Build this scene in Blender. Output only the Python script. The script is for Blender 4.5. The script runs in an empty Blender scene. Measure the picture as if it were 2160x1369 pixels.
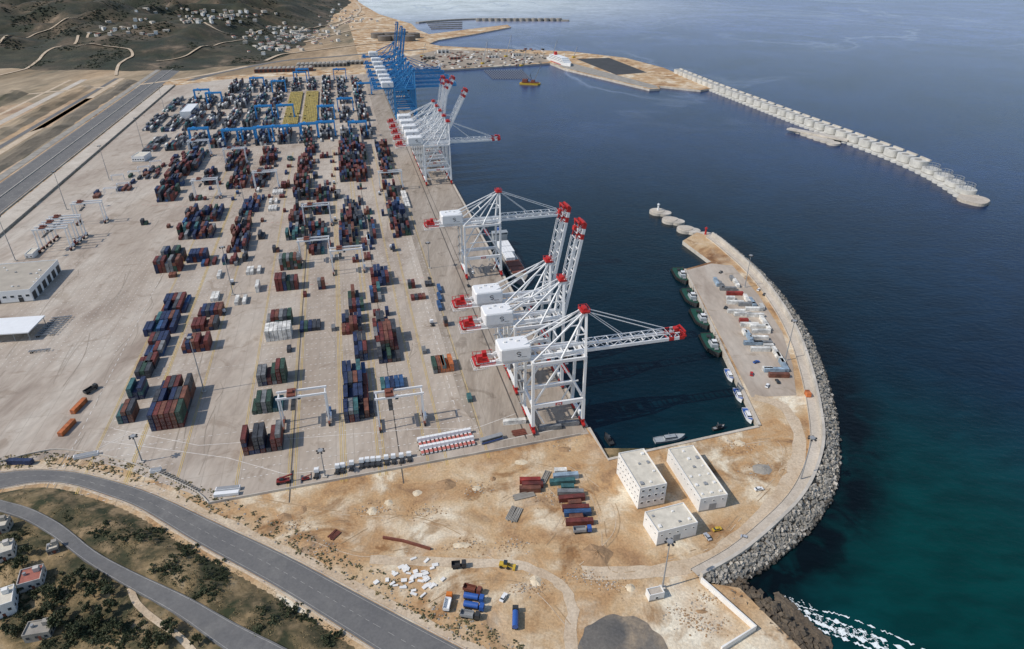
import bpy, bmesh, math, random
from mathutils import Vector, Matrix, noise
R=math.radians
rng=random.Random(7)
col=bpy.context.scene.collection
# ------------------------------------------------------------------ camera model
F=1380.0; PIT=R(29.5); H=220.0; SP=math.sin(PIT); CP=math.cos(PIT)
def ray(px,py):
    a=(px-1080)/F; v=(py-684.5)/F
    return Vector((a, CP-v*SP, -(SP+v*CP)))
def G(px,py,z=0.0):
    d=ray(px,py); t=(H-z)/(-d.z)
    return Vector((d.x*t, d.y*t, z))
Q=G(1240,900)
U=Vector((-.2388,.9711,0)); V=Vector((.9711,.2388,0)); RZ=math.atan2(.2388,.9711)
def AB(a,b,z=0.0): return Vector((Q.x+U.x*a+V.x*b, Q.y+U.y*a+V.y*b, z))
def toAB(p):
    d=Vector((p.x-Q.x,p.y-Q.y,0)); return d.dot(U), d.dot(V)
def ss(a,b,x):
    t=max(0,min(1,(x-a)/(b-a))); return t*t*(3-2*t)
# ------------------------------------------------------------------ materials
def mat(name,c,rough=.8,var=.18,scale=.4,metal=0.0,c2=None,obj=True,bump=0.0,stripe=False):
    m=bpy.data.materials.new(name); m.use_nodes=True; nt=m.node_tree; N=nt.nodes; L=nt.links
    bs=N['Principled BSDF']; bs.inputs['Roughness'].default_value=rough; bs.inputs['Metallic'].default_value=metal
    tc=N.new('ShaderNodeTexCoord'); geo=N.new('ShaderNodeNewGeometry')
    src=tc.outputs['Object'] if obj else geo.outputs['Position']
    nz=N.new('ShaderNodeTexNoise'); nz.inputs['Scale'].default_value=scale; nz.inputs['Detail'].default_value=6
    nz.inputs['Roughness'].default_value=.65
    L.new(src,nz.inputs['Vector'])
    rp=N.new('ShaderNodeValToRGB'); e=rp.color_ramp.elements
    e[0].position=.3; e[1].position=.7
    e[0].color=[x*(1-var) for x in c]+[1]
    cc=c2 if c2 else [min(1,x*(1+var)) for x in c]
    e[1].color=list(cc)+[1]
    L.new(nz.outputs['Fac'],rp.inputs['Fac']); out=rp.outputs['Color']
    if stripe:
        oi=N.new('ShaderNodeNewGeometry'); n2=N.new('ShaderNodeTexNoise'); n2.inputs['Scale'].default_value=.22; n2.inputs['Detail'].default_value=5
        L.new(oi.outputs['Position'],n2.inputs['Vector'])
        r2=N.new('ShaderNodeValToRGB'); r2.color_ramp.elements[0].position=.35; r2.color_ramp.elements[0].color=(.6,.6,.6,1); r2.color_ramp.elements[1].position=.65; r2.color_ramp.elements[1].color=(1.25,1.22,1.18,1)
        L.new(n2.outputs['Fac'],r2.inputs['Fac']); mm=N.new('ShaderNodeMixRGB'); mm.blend_type='MULTIPLY'; mm.inputs[0].default_value=1
        L.new(out,mm.inputs[1]); L.new(r2.outputs['Color'],mm.inputs[2]); out=mm.outputs[0]
        wv=N.new('ShaderNodeTexWave'); wv.inputs['Scale'].default_value=3.2; wv.bands_direction='Y'
        L.new(tc.outputs['Object'],wv.inputs['Vector'])
        bp=N.new('ShaderNodeBump'); bp.inputs['Strength'].default_value=.6; bp.inputs['Distance'].default_value=.05
        L.new(wv.outputs['Fac'],bp.inputs['Height']); L.new(bp.outputs['Normal'],bs.inputs['Normal'])
    if bump>0:
        bp=N.new('ShaderNodeBump'); bp.inputs['Strength'].default_value=bump; bp.inputs['Distance'].default_value=.3
        L.new(nz.outputs['Fac'],bp.inputs['Height']); L.new(bp.outputs['Normal'],bs.inputs['Normal'])
    L.new(out,bs.inputs['Base Color'])
    return m
def ramp(N,stops):
    rp=N.new('ShaderNodeValToRGB'); cr=rp.color_ramp
    while len(cr.elements)<len(stops): cr.elements.new(.5)
    for e,(p,c) in zip(cr.elements,stops):
        e.position=p; e.color=(c[0],c[1],c[2],1)
    return rp
def layered(name,l1,s1,l2,s2,mixsc,rough=.95,bump=.4,rot=0,stretch=(1,1,1),fine=None,fr=(.72,1.15),bd=1.0,blot=None):
    m=bpy.data.materials.new(name); m.use_nodes=True; nt=m.node_tree; N=nt.nodes; L=nt.links
    bs=N['Principled BSDF']; bs.inputs['Roughness'].default_value=rough
    geo=N.new('ShaderNodeNewGeometry'); mp=N.new('ShaderNodeMapping')
    mp.inputs['Rotation'].default_value=(0,0,rot); mp.inputs['Scale'].default_value=stretch
    L.new(geo.outputs['Position'],mp.inputs['Vector'])
    def nz(s,det=8,dist=0,src=None):
        n=N.new('ShaderNodeTexNoise'); n.inputs['Scale'].default_value=s; n.inputs['Detail'].default_value=det
        n.inputs['Roughness'].default_value=.62; n.inputs['Distortion'].default_value=dist
        L.new(src or mp.outputs['Vector'],n.inputs['Vector']); return n
    n1=nz(s1,9,.6); r1=ramp(N,l1); L.new(n1.outputs['Fac'],r1.inputs['Fac'])
    n2=nz(s2,9,.3); r2=ramp(N,l2); L.new(n2.outputs['Fac'],r2.inputs['Fac'])
    n3=nz(mixsc,5,.8); r3=ramp(N,[(.4,(0,0,0)),(.6,(1,1,1))]); L.new(n3.outputs['Fac'],r3.inputs['Fac'])
    mx=N.new('ShaderNodeMixRGB'); L.new(r3.outputs['Color'],mx.inputs[0]); L.new(r1.outputs['Color'],mx.inputs[1]); L.new(r2.outputs['Color'],mx.inputs[2])
    n4=nz(.9 if fine is None else fine,6); r4=ramp(N,[(.3,(fr[0],)*3),(.7,(fr[1],)*3)]); L.new(n4.outputs['Fac'],r4.inputs['Fac'])
    mm=N.new('ShaderNodeMixRGB'); mm.blend_type='MULTIPLY'; mm.inputs[0].default_value=1
    L.new(mx.outputs[0],mm.inputs[1]); L.new(r4.outputs['Color'],mm.inputs[2]); out=mm.outputs[0]
    if blot:
        n5=nz(blot[0],7,1.0,geo.outputs['Position']); r5=ramp(N,[(blot[1],(1,1,1)),(blot[1]+.07,blot[2])]); L.new(n5.outputs['Fac'],r5.inputs['Fac'])
        m5=N.new('ShaderNodeMixRGB'); m5.blend_type='MULTIPLY'; m5.inputs[0].default_value=1; L.new(out,m5.inputs[1]); L.new(r5.outputs['Color'],m5.inputs[2]); out=m5.outputs[0]
    L.new(out,bs.inputs['Base Color'])
    if bump:
        bp=N.new('ShaderNodeBump'); bp.inputs['Strength'].default_value=bump; bp.inputs['Distance'].default_value=bd
        L.new(n2.outputs['Fac'],bp.inputs['Height']); L.new(bp.outputs['Normal'],bs.inputs['Normal'])
    return m
m_earth=layered('sandy_earth',[(.36,(.29,.165,.085)),(.44,(.47,.29,.145)),(.50,(.54,.38,.215)),(.56,(.60,.46,.30)),(.62,(.80,.73,.58))],.020,
  [(.36,(.24,.14,.075)),(.44,(.50,.30,.14)),(.52,(.52,.37,.22)),(.62,(.76,.67,.51))],.055,.012,bump=.8,bd=2.0,fine=1.0,fr=(.72,1.14),blot=(.03,.56,(.62,.52,.43)))
m_ochre=layered('dry_field_soil',[(.35,(.12,.10,.06)),(.45,(.27,.19,.11)),(.55,(.42,.30,.18)),(.66,(.56,.43,.29))],.006,
  [(.35,(.10,.095,.055)),(.5,(.29,.23,.15)),(.65,(.46,.36,.24))],.014,.003,rot=-RZ,stretch=(1,.3,1),fine=.08,bump=.5,bd=3)
m_yard=layered('yard_concrete',[(.36,(.35,.285,.225)),(.5,(.455,.39,.32)),(.64,(.54,.49,.42))],.012,
  [(.36,(.31,.25,.20)),(.5,(.43,.365,.30)),(.64,(.52,.465,.395))],.05,.007,rot=-RZ,stretch=(1,.3,1),bump=0,rough=.85,fine=.35,fr=(.86,1.08),blot=(.045,.57,(.8,.77,.74)))
m_apron=layered('quay_apron_concrete',[(.34,(.27,.22,.17)),(.5,(.37,.315,.255)),(.66,(.46,.40,.335))],.05,
  [(.34,(.24,.195,.155)),(.5,(.34,.29,.235)),(.66,(.45,.39,.33))],.15,.02,rot=-RZ,stretch=(1,.12,1),bump=0,rough=.8,fr=(.8,1.08),blot=(.06,.56,(.72,.7,.68)))
m_asph=layered('asphalt',[(.3,(.115,.115,.118)),(.7,(.17,.167,.163))],.05,[(.3,(.125,.125,.125)),(.7,(.20,.195,.185))],.15,.03,bump=0,fr=(.85,1.08))
m_asphd=mat('dark_asphalt',(.05,.052,.055),.85,.25,.05,obj=False)
m_dusty=layered('dusty_asphalt',[(.35,(.10,.098,.095)),(.65,(.18,.165,.145))],.06,[(.35,(.11,.105,.10)),(.58,(.34,.27,.19))],.14,.05,bump=0)
m_pale=layered('pale_concrete',[(.3,(.46,.41,.34)),(.7,(.64,.58,.50))],.05,[(.3,(.40,.35,.29)),(.7,(.58,.52,.44))],.2,.03,bump=0,fr=(.8,1.1))
m_track=layered('packed_dirt',[(.35,(.50,.38,.26)),(.65,(.66,.56,.43))],.05,[(.35,(.46,.34,.22)),(.65,(.63,.52,.38))],.15,.03,bump=.2)
m_hill=layered('hill_scrub',[(.36,(.018,.026,.014)),(.46,(.032,.038,.020)),(.53,(.062,.055,.032)),(.59,(.13,.095,.06)),(.69,(.27,.20,.14))],.0045,
  [(.38,(.022,.030,.016)),(.50,(.045,.043,.025)),(.58,(.10,.078,.05)),(.69,(.24,.18,.12))],.013,.0022,fine=.05,bump=.9,bd=9,fr=(.6,1.2))
m_slope=layered('scrub_slope',[(.40,(.035,.040,.017)),(.48,(.085,.072,.034)),(.53,(.23,.165,.08)),(.60,(.36,.26,.14)),(.7,(.46,.37,.25))],.045,
  [(.40,(.032,.040,.015)),(.5,(.13,.10,.05)),(.60,(.31,.22,.12))],.14,.03,bump=.6,fr=(.8,1.1))
m_rockd=layered('shore_rock',[(.3,(.05,.04,.03)),(.7,(.17,.13,.09))],.2,[(.3,(.06,.05,.04)),(.7,(.2,.16,.11))],.5,.05)
m_armour=mat('armour_concrete',(.25,.235,.205),.95,.4,.5,obj=False)
m_armour2=mat('pale_armour_concrete',(.42,.39,.34),.95,.3,.5,obj=False)
m_armour3=mat('wet_armour_concrete',(.10,.09,.075),.8,.4,.5,obj=False)
m_conc=mat('concrete',(.50,.46,.40),.9,.25,.12,obj=False)
m_concd=mat('stained_concrete',(.30,.28,.245),.9,.3,.1,obj=False)
m_caiss=mat('caisson_concrete',(.54,.53,.49),.9,.22,.12,obj=False)
m_white=mat('white_paint',(.78,.79,.79),.45,.05,.3)
m_wwall=mat('white_render',(.76,.75,.72),.8,.08,.3)
m_vill=mat('village_render',(.58,.53,.46),.85,.3,.02,obj=False)
m_roofc=mat('cream_roof',(.60,.56,.47),.9,.16,.35)
m_red=mat('red_paint',(.46,.022,.02),.5,.15,.5)
m_redd=mat('dark_red_paint',(.20,.02,.018),.6,.2,.5)
m_pink=mat('faded_red_paint',(.52,.16,.13),.6,.2,.5)
m_rust=mat('rusty_red',(.17,.055,.035),.7,.3,.8)
m_blue=mat('crane_blue',(.045,.24,.50),.5,.1,.3)
m_blue2=mat('gantry_blue',(.035,.28,.62),.5,.08,.3)
m_grey=mat('grey_steel',(.28,.29,.30),.5,.15,.5)
m_dark=mat('dark_steel',(.035,.037,.04),.6,.2,.5)
m_tyre=mat('tyre_rubber',(.018,.018,.018),.85,.2,1)
m_glass=mat('window_glass',(.03,.045,.06),.12,.2,.5)
m_yellow=mat('yellow_paint',(.55,.37,.04),.55,.15,.6)
m_orange=mat('orange_paint',(.60,.18,.03),.55,.15,.6)
m_green=mat('dark_green_deck',(.010,.065,.04),.5,.15,.6)
m_vblue=mat('blue_vehicle_paint',(.03,.10,.35),.4,.1,.6)
m_lead=mat('patrol_grey',(.33,.36,.38),.5,.1,.6)
m_ylw_line=mat('yellow_line_paint',(.60,.43,.13),.8,.25,.2,obj=False)
m_wht_line=mat('white_line_paint',(.74,.71,.66),.8,.2,.3,obj=False)
m_worn=mat('worn_line_paint',(.38,.37,.35),.8,.3,.3,obj=False)
m_joint=mat('slab_joint',(.32,.27,.215),.9,.15,.1,obj=False)
m_seam=mat('dark_seam',(.09,.08,.07),.8,.2,.2,obj=False)
m_leaf=mat('leaf_green',(.034,.048,.018),.8,.4,.7)
m_leaf2=mat('leaf_olive',(.060,.064,.028),.8,.4,.7)
m_dry=mat('dry_grass',(.26,.20,.10),.9,.3,.7)
m_hleaf=mat('hill_leaf',(.030,.038,.022),.9,.4,.02,obj=False)
m_bark=mat('bark',(.08,.06,.04),.9,.3,2)
m_terra=mat('terracotta_roof',(.33,.12,.09),.85,.25,.5)
m_foam=mat('sea_foam',(.78,.83,.84),.9,.1,1,obj=False)
m_mound=mat('brown_soil',(.33,.21,.115),.95,.3,.4,bump=.5)
m_mound2=mat('pale_soil',(.64,.54,.39),.95,.25,.4,bump=.5)
CC={'dark red':(.135,.030,.025),'rust brown':(.17,.066,.042),'navy blue':(.020,.036,.100),'blue':(.03,.09,.22),'dark green':(.03,.07,.05),
 'grey':(.20,.21,.22),'white':(.70,.70,.67),'orange':(.50,.15,.045),'teal':(.045,.14,.15),'charcoal':(.050,.055,.068),'yellow':(.36,.28,.07),'red':(.30,.04,.03),'pale blue':(.30,.40,.50)}
CN=list(CC)
m_cont={k:mat('container_'+k.replace(' ','_'),v,.65,.28,.45,stripe=True) for k,v in CC.items()}
PAL={'R':['dark red']*6+['rust brown']*4+['navy blue']*3+['charcoal']*3+['dark green','grey'],
 'B':['navy blue']*6+['dark red']*3+['blue','rust brown','teal','charcoal','charcoal','grey'],
 'GR':['dark green']*3+['teal','grey','grey','rust brown','dark red','navy blue','charcoal','charcoal'],
 'W':['white'],'M':['navy blue']*3+['dark red']*4+['rust brown']*2+['charcoal']*5+['dark green','grey','blue','teal'],
 'K':['charcoal']*7+['navy blue']*2+['grey']*6+['rust brown','teal','white','white','dark red'],'Y':['yellow'],'O':['orange'],
 'D':['dark red']*3+['charcoal']*4+['navy blue']*2+['rust brown']*2+['dark green']}
# ------------------------------------------------------------------ mesh builder
class MB:
    def __init__(s): s.v=[];s.f=[];s.m=[]
    def add(s,vs,fs,mi=0):
        o=len(s.v); s.v+= [tuple(x) for x in vs]
        for f in fs: s.f.append([o+i for i in f]); s.m.append(mi)
        return s
    def box(s,c,d,mi=0,rz=0,top=None):
        x,y,z=c; a,b,h=d[0]/2,d[1]/2,d[2]/2; t=top if top else (1,1)
        cs,sn=math.cos(rz),math.sin(rz); vs=[]
        for k,(q,w) in ((-1,(1,1)),(1,t)):
            for i,j in ((-1,-1),(1,-1),(1,1),(-1,1)):
                X=i*a*q;Y=j*b*w; vs.append((x+X*cs-Y*sn,y+X*sn+Y*cs,z+k*h))
        return s.add(vs,[(3,2,1,0),(4,5,6,7),(0,1,5,4),(1,2,6,5),(2,3,7,6),(3,0,4,7)],mi)
    def bar(s,p,q,w,h=None,mi=0):
        p=Vector(p);q=Vector(q);d=(q-p)
        if d.length<1e-6: return s
        d.normalize(); h=h or w
        r=d.cross(Vector((0,0,1)))
        if r.length<.02: r=Vector((1,0,0))
        r.normalize(); n=r.cross(d).normalized(); vs=[]
        for e in (p,q):
            for i,j in ((-1,-1),(1,-1),(1,1),(-1,1)): vs.append(e+r*(i*w/2)+n*(j*h/2))
        return s.add(vs,[(3,2,1,0),(4,5,6,7),(0,1,5,4),(1,2,6,5),(2,3,7,6),(3,0,4,7)],mi)
    def cyl(s,p,q,r,r2=None,n=10,mi=0):
        p=Vector(p);q=Vector(q);d=(q-p).normalized(); r2=r if r2 is None else r2
        a=d.cross(Vector((0,0,1)))
        if a.length<.02: a=Vector((1,0,0))
        a.normalize(); b=d.cross(a); vs=[]
        for e,rr in ((p,r),(q,r2)):
            for k in range(n):
                t=2*math.pi*k/n; vs.append(e+a*(math.cos(t)*rr)+b*(math.sin(t)*rr))
        fs=[(k,(k+1)%n,n+(k+1)%n,n+k) for k in range(n)]
        fs+= [tuple(range(n-1,-1,-1)),tuple(range(n,2*n))]
        return s.add(vs,fs,mi)
    def prism(s,pts,z0,z1,mi=0,sc=1.0):
        n=len(pts); cx=sum(p[0] for p in pts)/n; cy=sum(p[1] for p in pts)/n
        vs=[(p[0],p[1],z0) for p in pts]+[(cx+(p[0]-cx)*sc,cy+(p[1]-cy)*sc,z1) for p in pts]
        fs=[(k,(k+1)%n,n+(k+1)%n,n+k) for k in range(n)]+[tuple(range(n-1,-1,-1)),tuple(range(n,2*n))]
        return s.add(vs,fs,mi)
    def build(s,name,mats,parent=None,loc=None,recalc=False):
        me=bpy.data.meshes.new(name); me.from_pydata(s.v,[],s.f)
        if not isinstance(mats,(list,tuple)): mats=[mats]
        for m in mats: me.materials.append(m)
        if len(mats)>1: me.polygons.foreach_set('material_index',s.m)
        if recalc:
            bm=bmesh.new(); bm.from_mesh(me); bmesh.ops.recalc_face_normals(bm,faces=bm.faces); bm.to_mesh(me); bm.free()
        me.update(); o=bpy.data.objects.new(name,me); col.objects.link(o)
        if parent is not None: o.parent=parent
        if loc is not None: o.location=loc
        return o
def tag(o,label=None,cat=None,group=None,kind=None):
    if label: o['label']=label
    if cat: o['category']=cat
    if group: o['group']=group
    if kind: o['kind']=kind
    return o
def thing(name,label,cat,loc=(0,0,0),rz=0,group=None):
    o=bpy.data.objects.new(name,None); o.empty_display_size=1; col.objects.link(o)
    o.location=loc; o.rotation_euler=(0,0,rz); return tag(o,label,cat,group)
def copytree(o,loc=None,rz=None,label=None,group=None,scale=None):
    CH={}
    def scan(s):
        CH[s.name]=list(s.children)
        for k in s.children: scan(k)
    def rec(s,par):
        c=s.copy(); col.objects.link(c)
        if par is not None: c.parent=par
        for k in CH.get(s.name,[]): rec(k,c)
        return c
    scan(o); c=rec(o,None)
    if loc is not None: c.location=loc
    if rz is not None: c.rotation_euler=(0,0,rz)
    if label: c['label']=label
    if group: c['group']=group
    if scale: c.scale=(scale,)*3
    return c
def struct(mb,name,mats,**k):
    o=mb.build(name,mats,**k); o['kind']='structure'; return o
def sheet(name,pts,z,m,skirt=None,mats2=None):
    bm=bmesh.new(); vs=[bm.verts.new((p[0],p[1],z)) for p in pts]
    f=bm.faces.new(vs); f.normal_update()
    if f.normal.z<0: f.normal_flip()
    bmesh.ops.triangulate(bm,faces=[f])
    if skirt is not None:
        lo=[bm.verts.new((p[0],p[1],skirt)) for p in pts]; n=len(pts)
        for i in range(n):
            q=bm.faces.new((vs[i],vs[(i+1)%n],lo[(i+1)%n],lo[i])); q.material_index=1 if mats2 else 0
    me=bpy.data.meshes.new(name); bm.to_mesh(me); bm.free(); me.materials.append(m)
    if mats2: me.materials.append(mats2)
    o=bpy.data.objects.new(name,me); col.objects.link(o); o['kind']='structure'; return o
def PX(l,z=0): return [G(x,y,z) for x,y in l]
def catmull(pts,n=6):
    P=[pts[0]]+list(pts)+[pts[-1]]; out=[]
    for i in range(1,len(P)-2):
        p0,p1,p2,p3=[Vector(p) for p in P[i-1:i+3]]
        for k in range(n):
            t=k/n; out.append(.5*((2*p1)+(p2-p0)*t+(2*p0-5*p1+4*p2-p3)*t*t+(3*p1-p0-3*p2+p3)*t**3))
    out.append(Vector(P[-2])); return out
def strip(mb,A,B,z,mi=0):
    vs=[];n=len(A)
    for i in range(n):
        za=z(A[i]) if callable(z) else z; zb=z(B[i]) if callable(z) else z
        vs+=[(A[i].x,A[i].y,za),(B[i].x,B[i].y,zb)]
    fs=[]
    for i in range(n-1):
        f=(2*i,2*i+1,2*i+3,2*i+2)
        a=Vector(vs[f[1]])-Vector(vs[f[0]]); b=Vector(vs[f[3]])-Vector(vs[f[0]])
        fs.append(f if a.cross(b).z>0 else f[::-1])
    mb.add(vs,fs,mi)
def offs(line,d):
    out=[]
    for i,p in enumerate(line):
        a=line[max(0,i-1)];b=line[min(len(line)-1,i+1)]
        t=Vector((b.x-a.x,b.y-a.y,0)).normalized(); out.append(Vector((p.x-t.y*d,p.y+t.x*d,0)))
    return out
def line_strip(mb,line,w,z,mi=0,dash=None):
    A=offs(line,w/2);B=offs(line,-w/2)
    if not dash: strip(mb,A,B,z,mi); return
    for i in range(len(line)-1):
        L=(line[i+1]-line[i]).length; n=max(1,int(L/(2*dash)))
        for k in range(n):
            t0=k/n;t1=(k+.5)/n
            strip(mb,[A[i].lerp(A[i+1],t0),A[i].lerp(A[i+1],t1)],[B[i].lerp(B[i+1],t0),B[i].lerp(B[i+1],t1)],z,mi)
def wall(mb,line,th,z0,z1,mi=0):
    A=offs(line,th/2);B=offs(line,-th/2)
    strip(mb,A,B,z1,mi)
    n=len(line)
    for L in (A,B):
        vs=[]
        for p in L: vs+=[(p.x,p.y,z0),(p.x,p.y,z1)]
        mb.add(vs,[(2*i,2*i+2,2*i+3,2*i+1) for i in range(n-1)],mi)
    for i in (0,n-1):
        mb.add([(A[i].x,A[i].y,z0),(B[i].x,B[i].y,z0),(B[i].x,B[i].y,z1),(A[i].x,A[i].y,z1)],[(0,1,2,3)],mi)
SEA=-3.5
crest=PX([(1480,1228),(1560,1182),(1630,1124),(1690,1062),(1722,1002),(1737,940),(1732,880),(1715,800),(1688,720),(1650,650),(1596,580),(1530,520),(1503,500)])
outer=PX([(1535,1243),(1606,1203),(1674,1151),(1724,1097),(1756,1042),(1768,978),(1765,900),(1747,820),(1717,735),(1675,660),(1618,590),(1546,526),(1511,500)],SEA)
# ------------------------------------------------------------------ sea
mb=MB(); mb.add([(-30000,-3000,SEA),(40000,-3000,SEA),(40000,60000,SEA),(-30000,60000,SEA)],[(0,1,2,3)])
m=bpy.data.materials.new('sea_water'); m.use_nodes=True; nt=m.node_tree;N=nt.nodes;L=nt.links; bs=N['Principled BSDF']
bs.inputs['Roughness'].default_value=.25; bs.inputs['IOR'].default_value=1.33; bs.inputs['Specular IOR Level'].default_value=.36
geo=N.new('ShaderNodeNewGeometry')
def dist_mask(cx,cy,r0,r1):
    vd=N.new('ShaderNodeVectorMath'); vd.operation='DISTANCE'; vd.inputs[1].default_value=(cx,cy,SEA); L.new(geo.outputs['Position'],vd.inputs[0])
    mr=N.new('ShaderNodeMapRange'); mr.interpolation_type='SMOOTHSTEP'; mr.inputs[1].default_value=r0; mr.inputs[2].default_value=r1; mr.inputs[3].default_value=1; mr.inputs[4].default_value=0
    L.new(vd.outputs['Value'],mr.inputs[0]); return mr.outputs[0]
def nzs(s,det=6,stretch=(1,1,1),rot=0,dist=0):
    mp=N.new('ShaderNodeMapping'); mp.inputs['Scale'].default_value=stretch; mp.inputs['Rotation'].default_value=(0,0,rot); L.new(geo.outputs['Position'],mp.inputs['Vector'])
    n=N.new('ShaderNodeTexNoise'); n.inputs['Scale'].default_value=s; n.inputs['Detail'].default_value=det; n.inputs['Distortion'].default_value=dist; L.new(mp.outputs['Vector'],n.inputs['Vector']); return n.outputs['Fac']
def mixc(f,a,b):
    x=N.new('ShaderNodeMixRGB'); L.new(f,x.inputs[0])
    for i,c in ((1,a),(2,b)):
        if isinstance(c,tuple): x.inputs[i].default_value=(*c,1)
        else: L.new(c,x.inputs[i])
    return x.outputs[0]
def mth(op,a,b):
    q=N.new('ShaderNodeMath'); q.operation=op
    for i,v in ((0,a),(1,b)):
        if isinstance(v,(int,float)): q.inputs[i].default_value=v
        else: L.new(v,q.inputs[i])
    return q.outputs[0]
P=G(1930,1300); basin=AB(150,80)
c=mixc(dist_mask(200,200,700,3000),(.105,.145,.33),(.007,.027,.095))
c=mixc(dist_mask(basin.x,basin.y,80,620),c,(.001,.0125,.021))
c=mixc(dist_mask(P.x+40,P.y+5,20,205),c,(.0,.046,.044))
glare_at=G(850,4); c=mixc(dist_mask(glare_at.x,glare_at.y,200,2000),c,(.66,.70,.72))  # glare on the far water, painted as a pale patch in the base colour
mx=None
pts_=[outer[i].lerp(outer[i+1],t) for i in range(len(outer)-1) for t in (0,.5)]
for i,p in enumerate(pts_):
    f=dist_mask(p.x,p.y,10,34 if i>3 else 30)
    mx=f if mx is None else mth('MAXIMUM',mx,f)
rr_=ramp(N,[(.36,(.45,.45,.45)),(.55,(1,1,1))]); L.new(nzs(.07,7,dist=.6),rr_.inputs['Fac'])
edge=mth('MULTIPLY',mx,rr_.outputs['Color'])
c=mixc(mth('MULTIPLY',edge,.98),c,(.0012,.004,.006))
r=ramp(N,[(.35,(.5,.5,.5)),(.65,(1.15,1.15,1.15))]); L.new(nzs(.006,6,dist=.8),r.inputs['Fac'])
c2=N.new('ShaderNodeMixRGB'); c2.blend_type='MULTIPLY'; c2.inputs[0].default_value=.5; L.new(c,c2.inputs[1]); L.new(r.outputs['Color'],c2.inputs[2])
r7=ramp(N,[(.38,(.6,.6,.6)),(.62,(1.3,1.3,1.3))]); L.new(nzs(.045,9,(1,2.2,1),.35,.3),r7.inputs['Fac'])
c3=N.new('ShaderNodeMixRGB'); c3.blend_type='MULTIPLY'; c3.inputs[0].default_value=.5; L.new(c2.outputs[0],c3.inputs[1]); L.new(r7.outputs['Color'],c3.inputs[2])
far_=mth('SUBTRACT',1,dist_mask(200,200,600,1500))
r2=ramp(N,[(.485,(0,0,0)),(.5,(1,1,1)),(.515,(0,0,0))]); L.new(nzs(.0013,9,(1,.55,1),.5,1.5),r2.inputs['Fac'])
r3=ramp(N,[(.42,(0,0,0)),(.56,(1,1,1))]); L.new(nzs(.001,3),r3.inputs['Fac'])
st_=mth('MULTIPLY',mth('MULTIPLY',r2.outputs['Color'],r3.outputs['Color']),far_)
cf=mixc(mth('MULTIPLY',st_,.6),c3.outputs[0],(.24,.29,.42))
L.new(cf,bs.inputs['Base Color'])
bp=N.new('ShaderNodeBump'); bp.inputs['Strength'].default_value=.4; bp.inputs['Distance'].default_value=.7; L.new(nzs(.22,9,(1,1.7,1),.4,.2),bp.inputs['Height'])
L.new(bp.outputs['Normal'],bs.inputs['Normal'])
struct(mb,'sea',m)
# ------------------------------------------------------------------ land
farq=AB(1235,0)
land=[Vector((260,-300,0))]+PX([(1760,1420),(1690,1369),(1620,1300),(1560,1240)])+crest+PX([(1470,490),(1440,508),(1500,552),(1447,567),(1608,898),(1280,968)])+[AB(0,0),farq]+\
 PX([(1000,143),(1160,133),(1190,145),(1370,188),(1392,187),(1390,181),(1478,190),(1500,186),(1440,160),(1400,143),(1320,122),(1200,108),(1050,103),(930,97),(905,92),(925,84),(1000,72),(1078,57),(1070,52),(985,62),(905,72),(880,62),(868,50),(840,42),(800,30),(765,10),(700,-40)])+\
 [Vector((-1500,9000,0)),Vector((-9000,9000,0)),Vector((-9000,-300,0))]
sheet('ground',land,0,m_earth,-9,m_conc)
sheet('field',[AB(-150,-500),AB(1250,-500),AB(1330,-60),AB(2500,-60),AB(2500,-2600),AB(-150,-2600)],.05,m_ochre)
yard=[AB(-6,-1.5),AB(1235,-1.5),AB(1235,-330),AB(1180,-418),AB(150,-418),AB(-30,-420)]+PX([(-60,1000),(0,985),(130,962),(250,985),(400,1040),(440,1062),(1225,917)])
sheet('yard_pavement',yard,.06,m_yard)
sheet('quay_apron',[AB(-4,-1.6),AB(1230,-1.6),AB(1230,-62),AB(30,-62),AB(-8,-50)],.10,m_apron)
mb=MB()
for b in range(-410,-66,9): line_strip(mb,[AB(a,b) for a in range(-8 if b>-300 else 60,1201,100)],.14,.085)
for a in range(8,1200,24): line_strip(mb,[AB(a,-405 if a>60 else -290),AB(a,-66)],.14,.09)
struct(mb,'slab_joint',m_joint)
mb=MB()
for b,w in ((-2.6,.4),(-30,.4),(-34.5,.8)): line_strip(mb,[AB(a,b) for a in range(-2,1231,50)],w,.14)
for b in (-152.5,-100): line_strip(mb,[AB(a,b) for a in range(-20,600,50)],.5,.14)
struct(mb,'crane_rail',m_seam)
mb=MB()
for b in (-40,-44,-48,-52,-57,-60): line_strip(mb,[AB(a,b) for a in range(10,1231,50)],.16,.14)
struct(mb,'lane_line',m_joint)
mb=MB()
wall(mb,[AB(0,-.7),AB(400,-.7),AB(800,-.7),AB(1235,-.7)],1.6,-6,.45)
wall(mb,PX([(1242,903),(1283,970),(1600,900)]),1.6,-6,.5)
wall(mb,PX([(1602,897),(1445,568)]),1.6,-6,.5)
struct(mb,'quay_edge',m_pale)
fend=MB(); fend.box((0,0,-1.2),(.8,1.6,2.4)); fend.box((.45,0,-1.2),(.2,2.0,2.8))
f0=fend.build('quay_fender',m_tyre)
for i in range(36):
    o=f0 if i==0 else f0.copy()
    if i: col.objects.link(o)
    o.location=AB(8+i*17,.25,.2); o.rotation_euler=(0,0,RZ)
    tag(o,'black rubber fender on the face of the long crane quay','fender','fenders along the crane quay')
blocks=[(-247,17),(-227,20),(-175,20),(-148,20),(-126,17),(-108,20),(-75,17)]
mb=MB()
for b,w in blocks:
    for bb in (b-3,b-2.2,b+w+1,b+w+1.8):
        line_strip(mb,[AB(a,bb) for a in range(-12 if b>-200 else 6,620,30)],.24,.14)
struct(mb,'yellow_line',m_ylw_line)
mb=MB()
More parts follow.
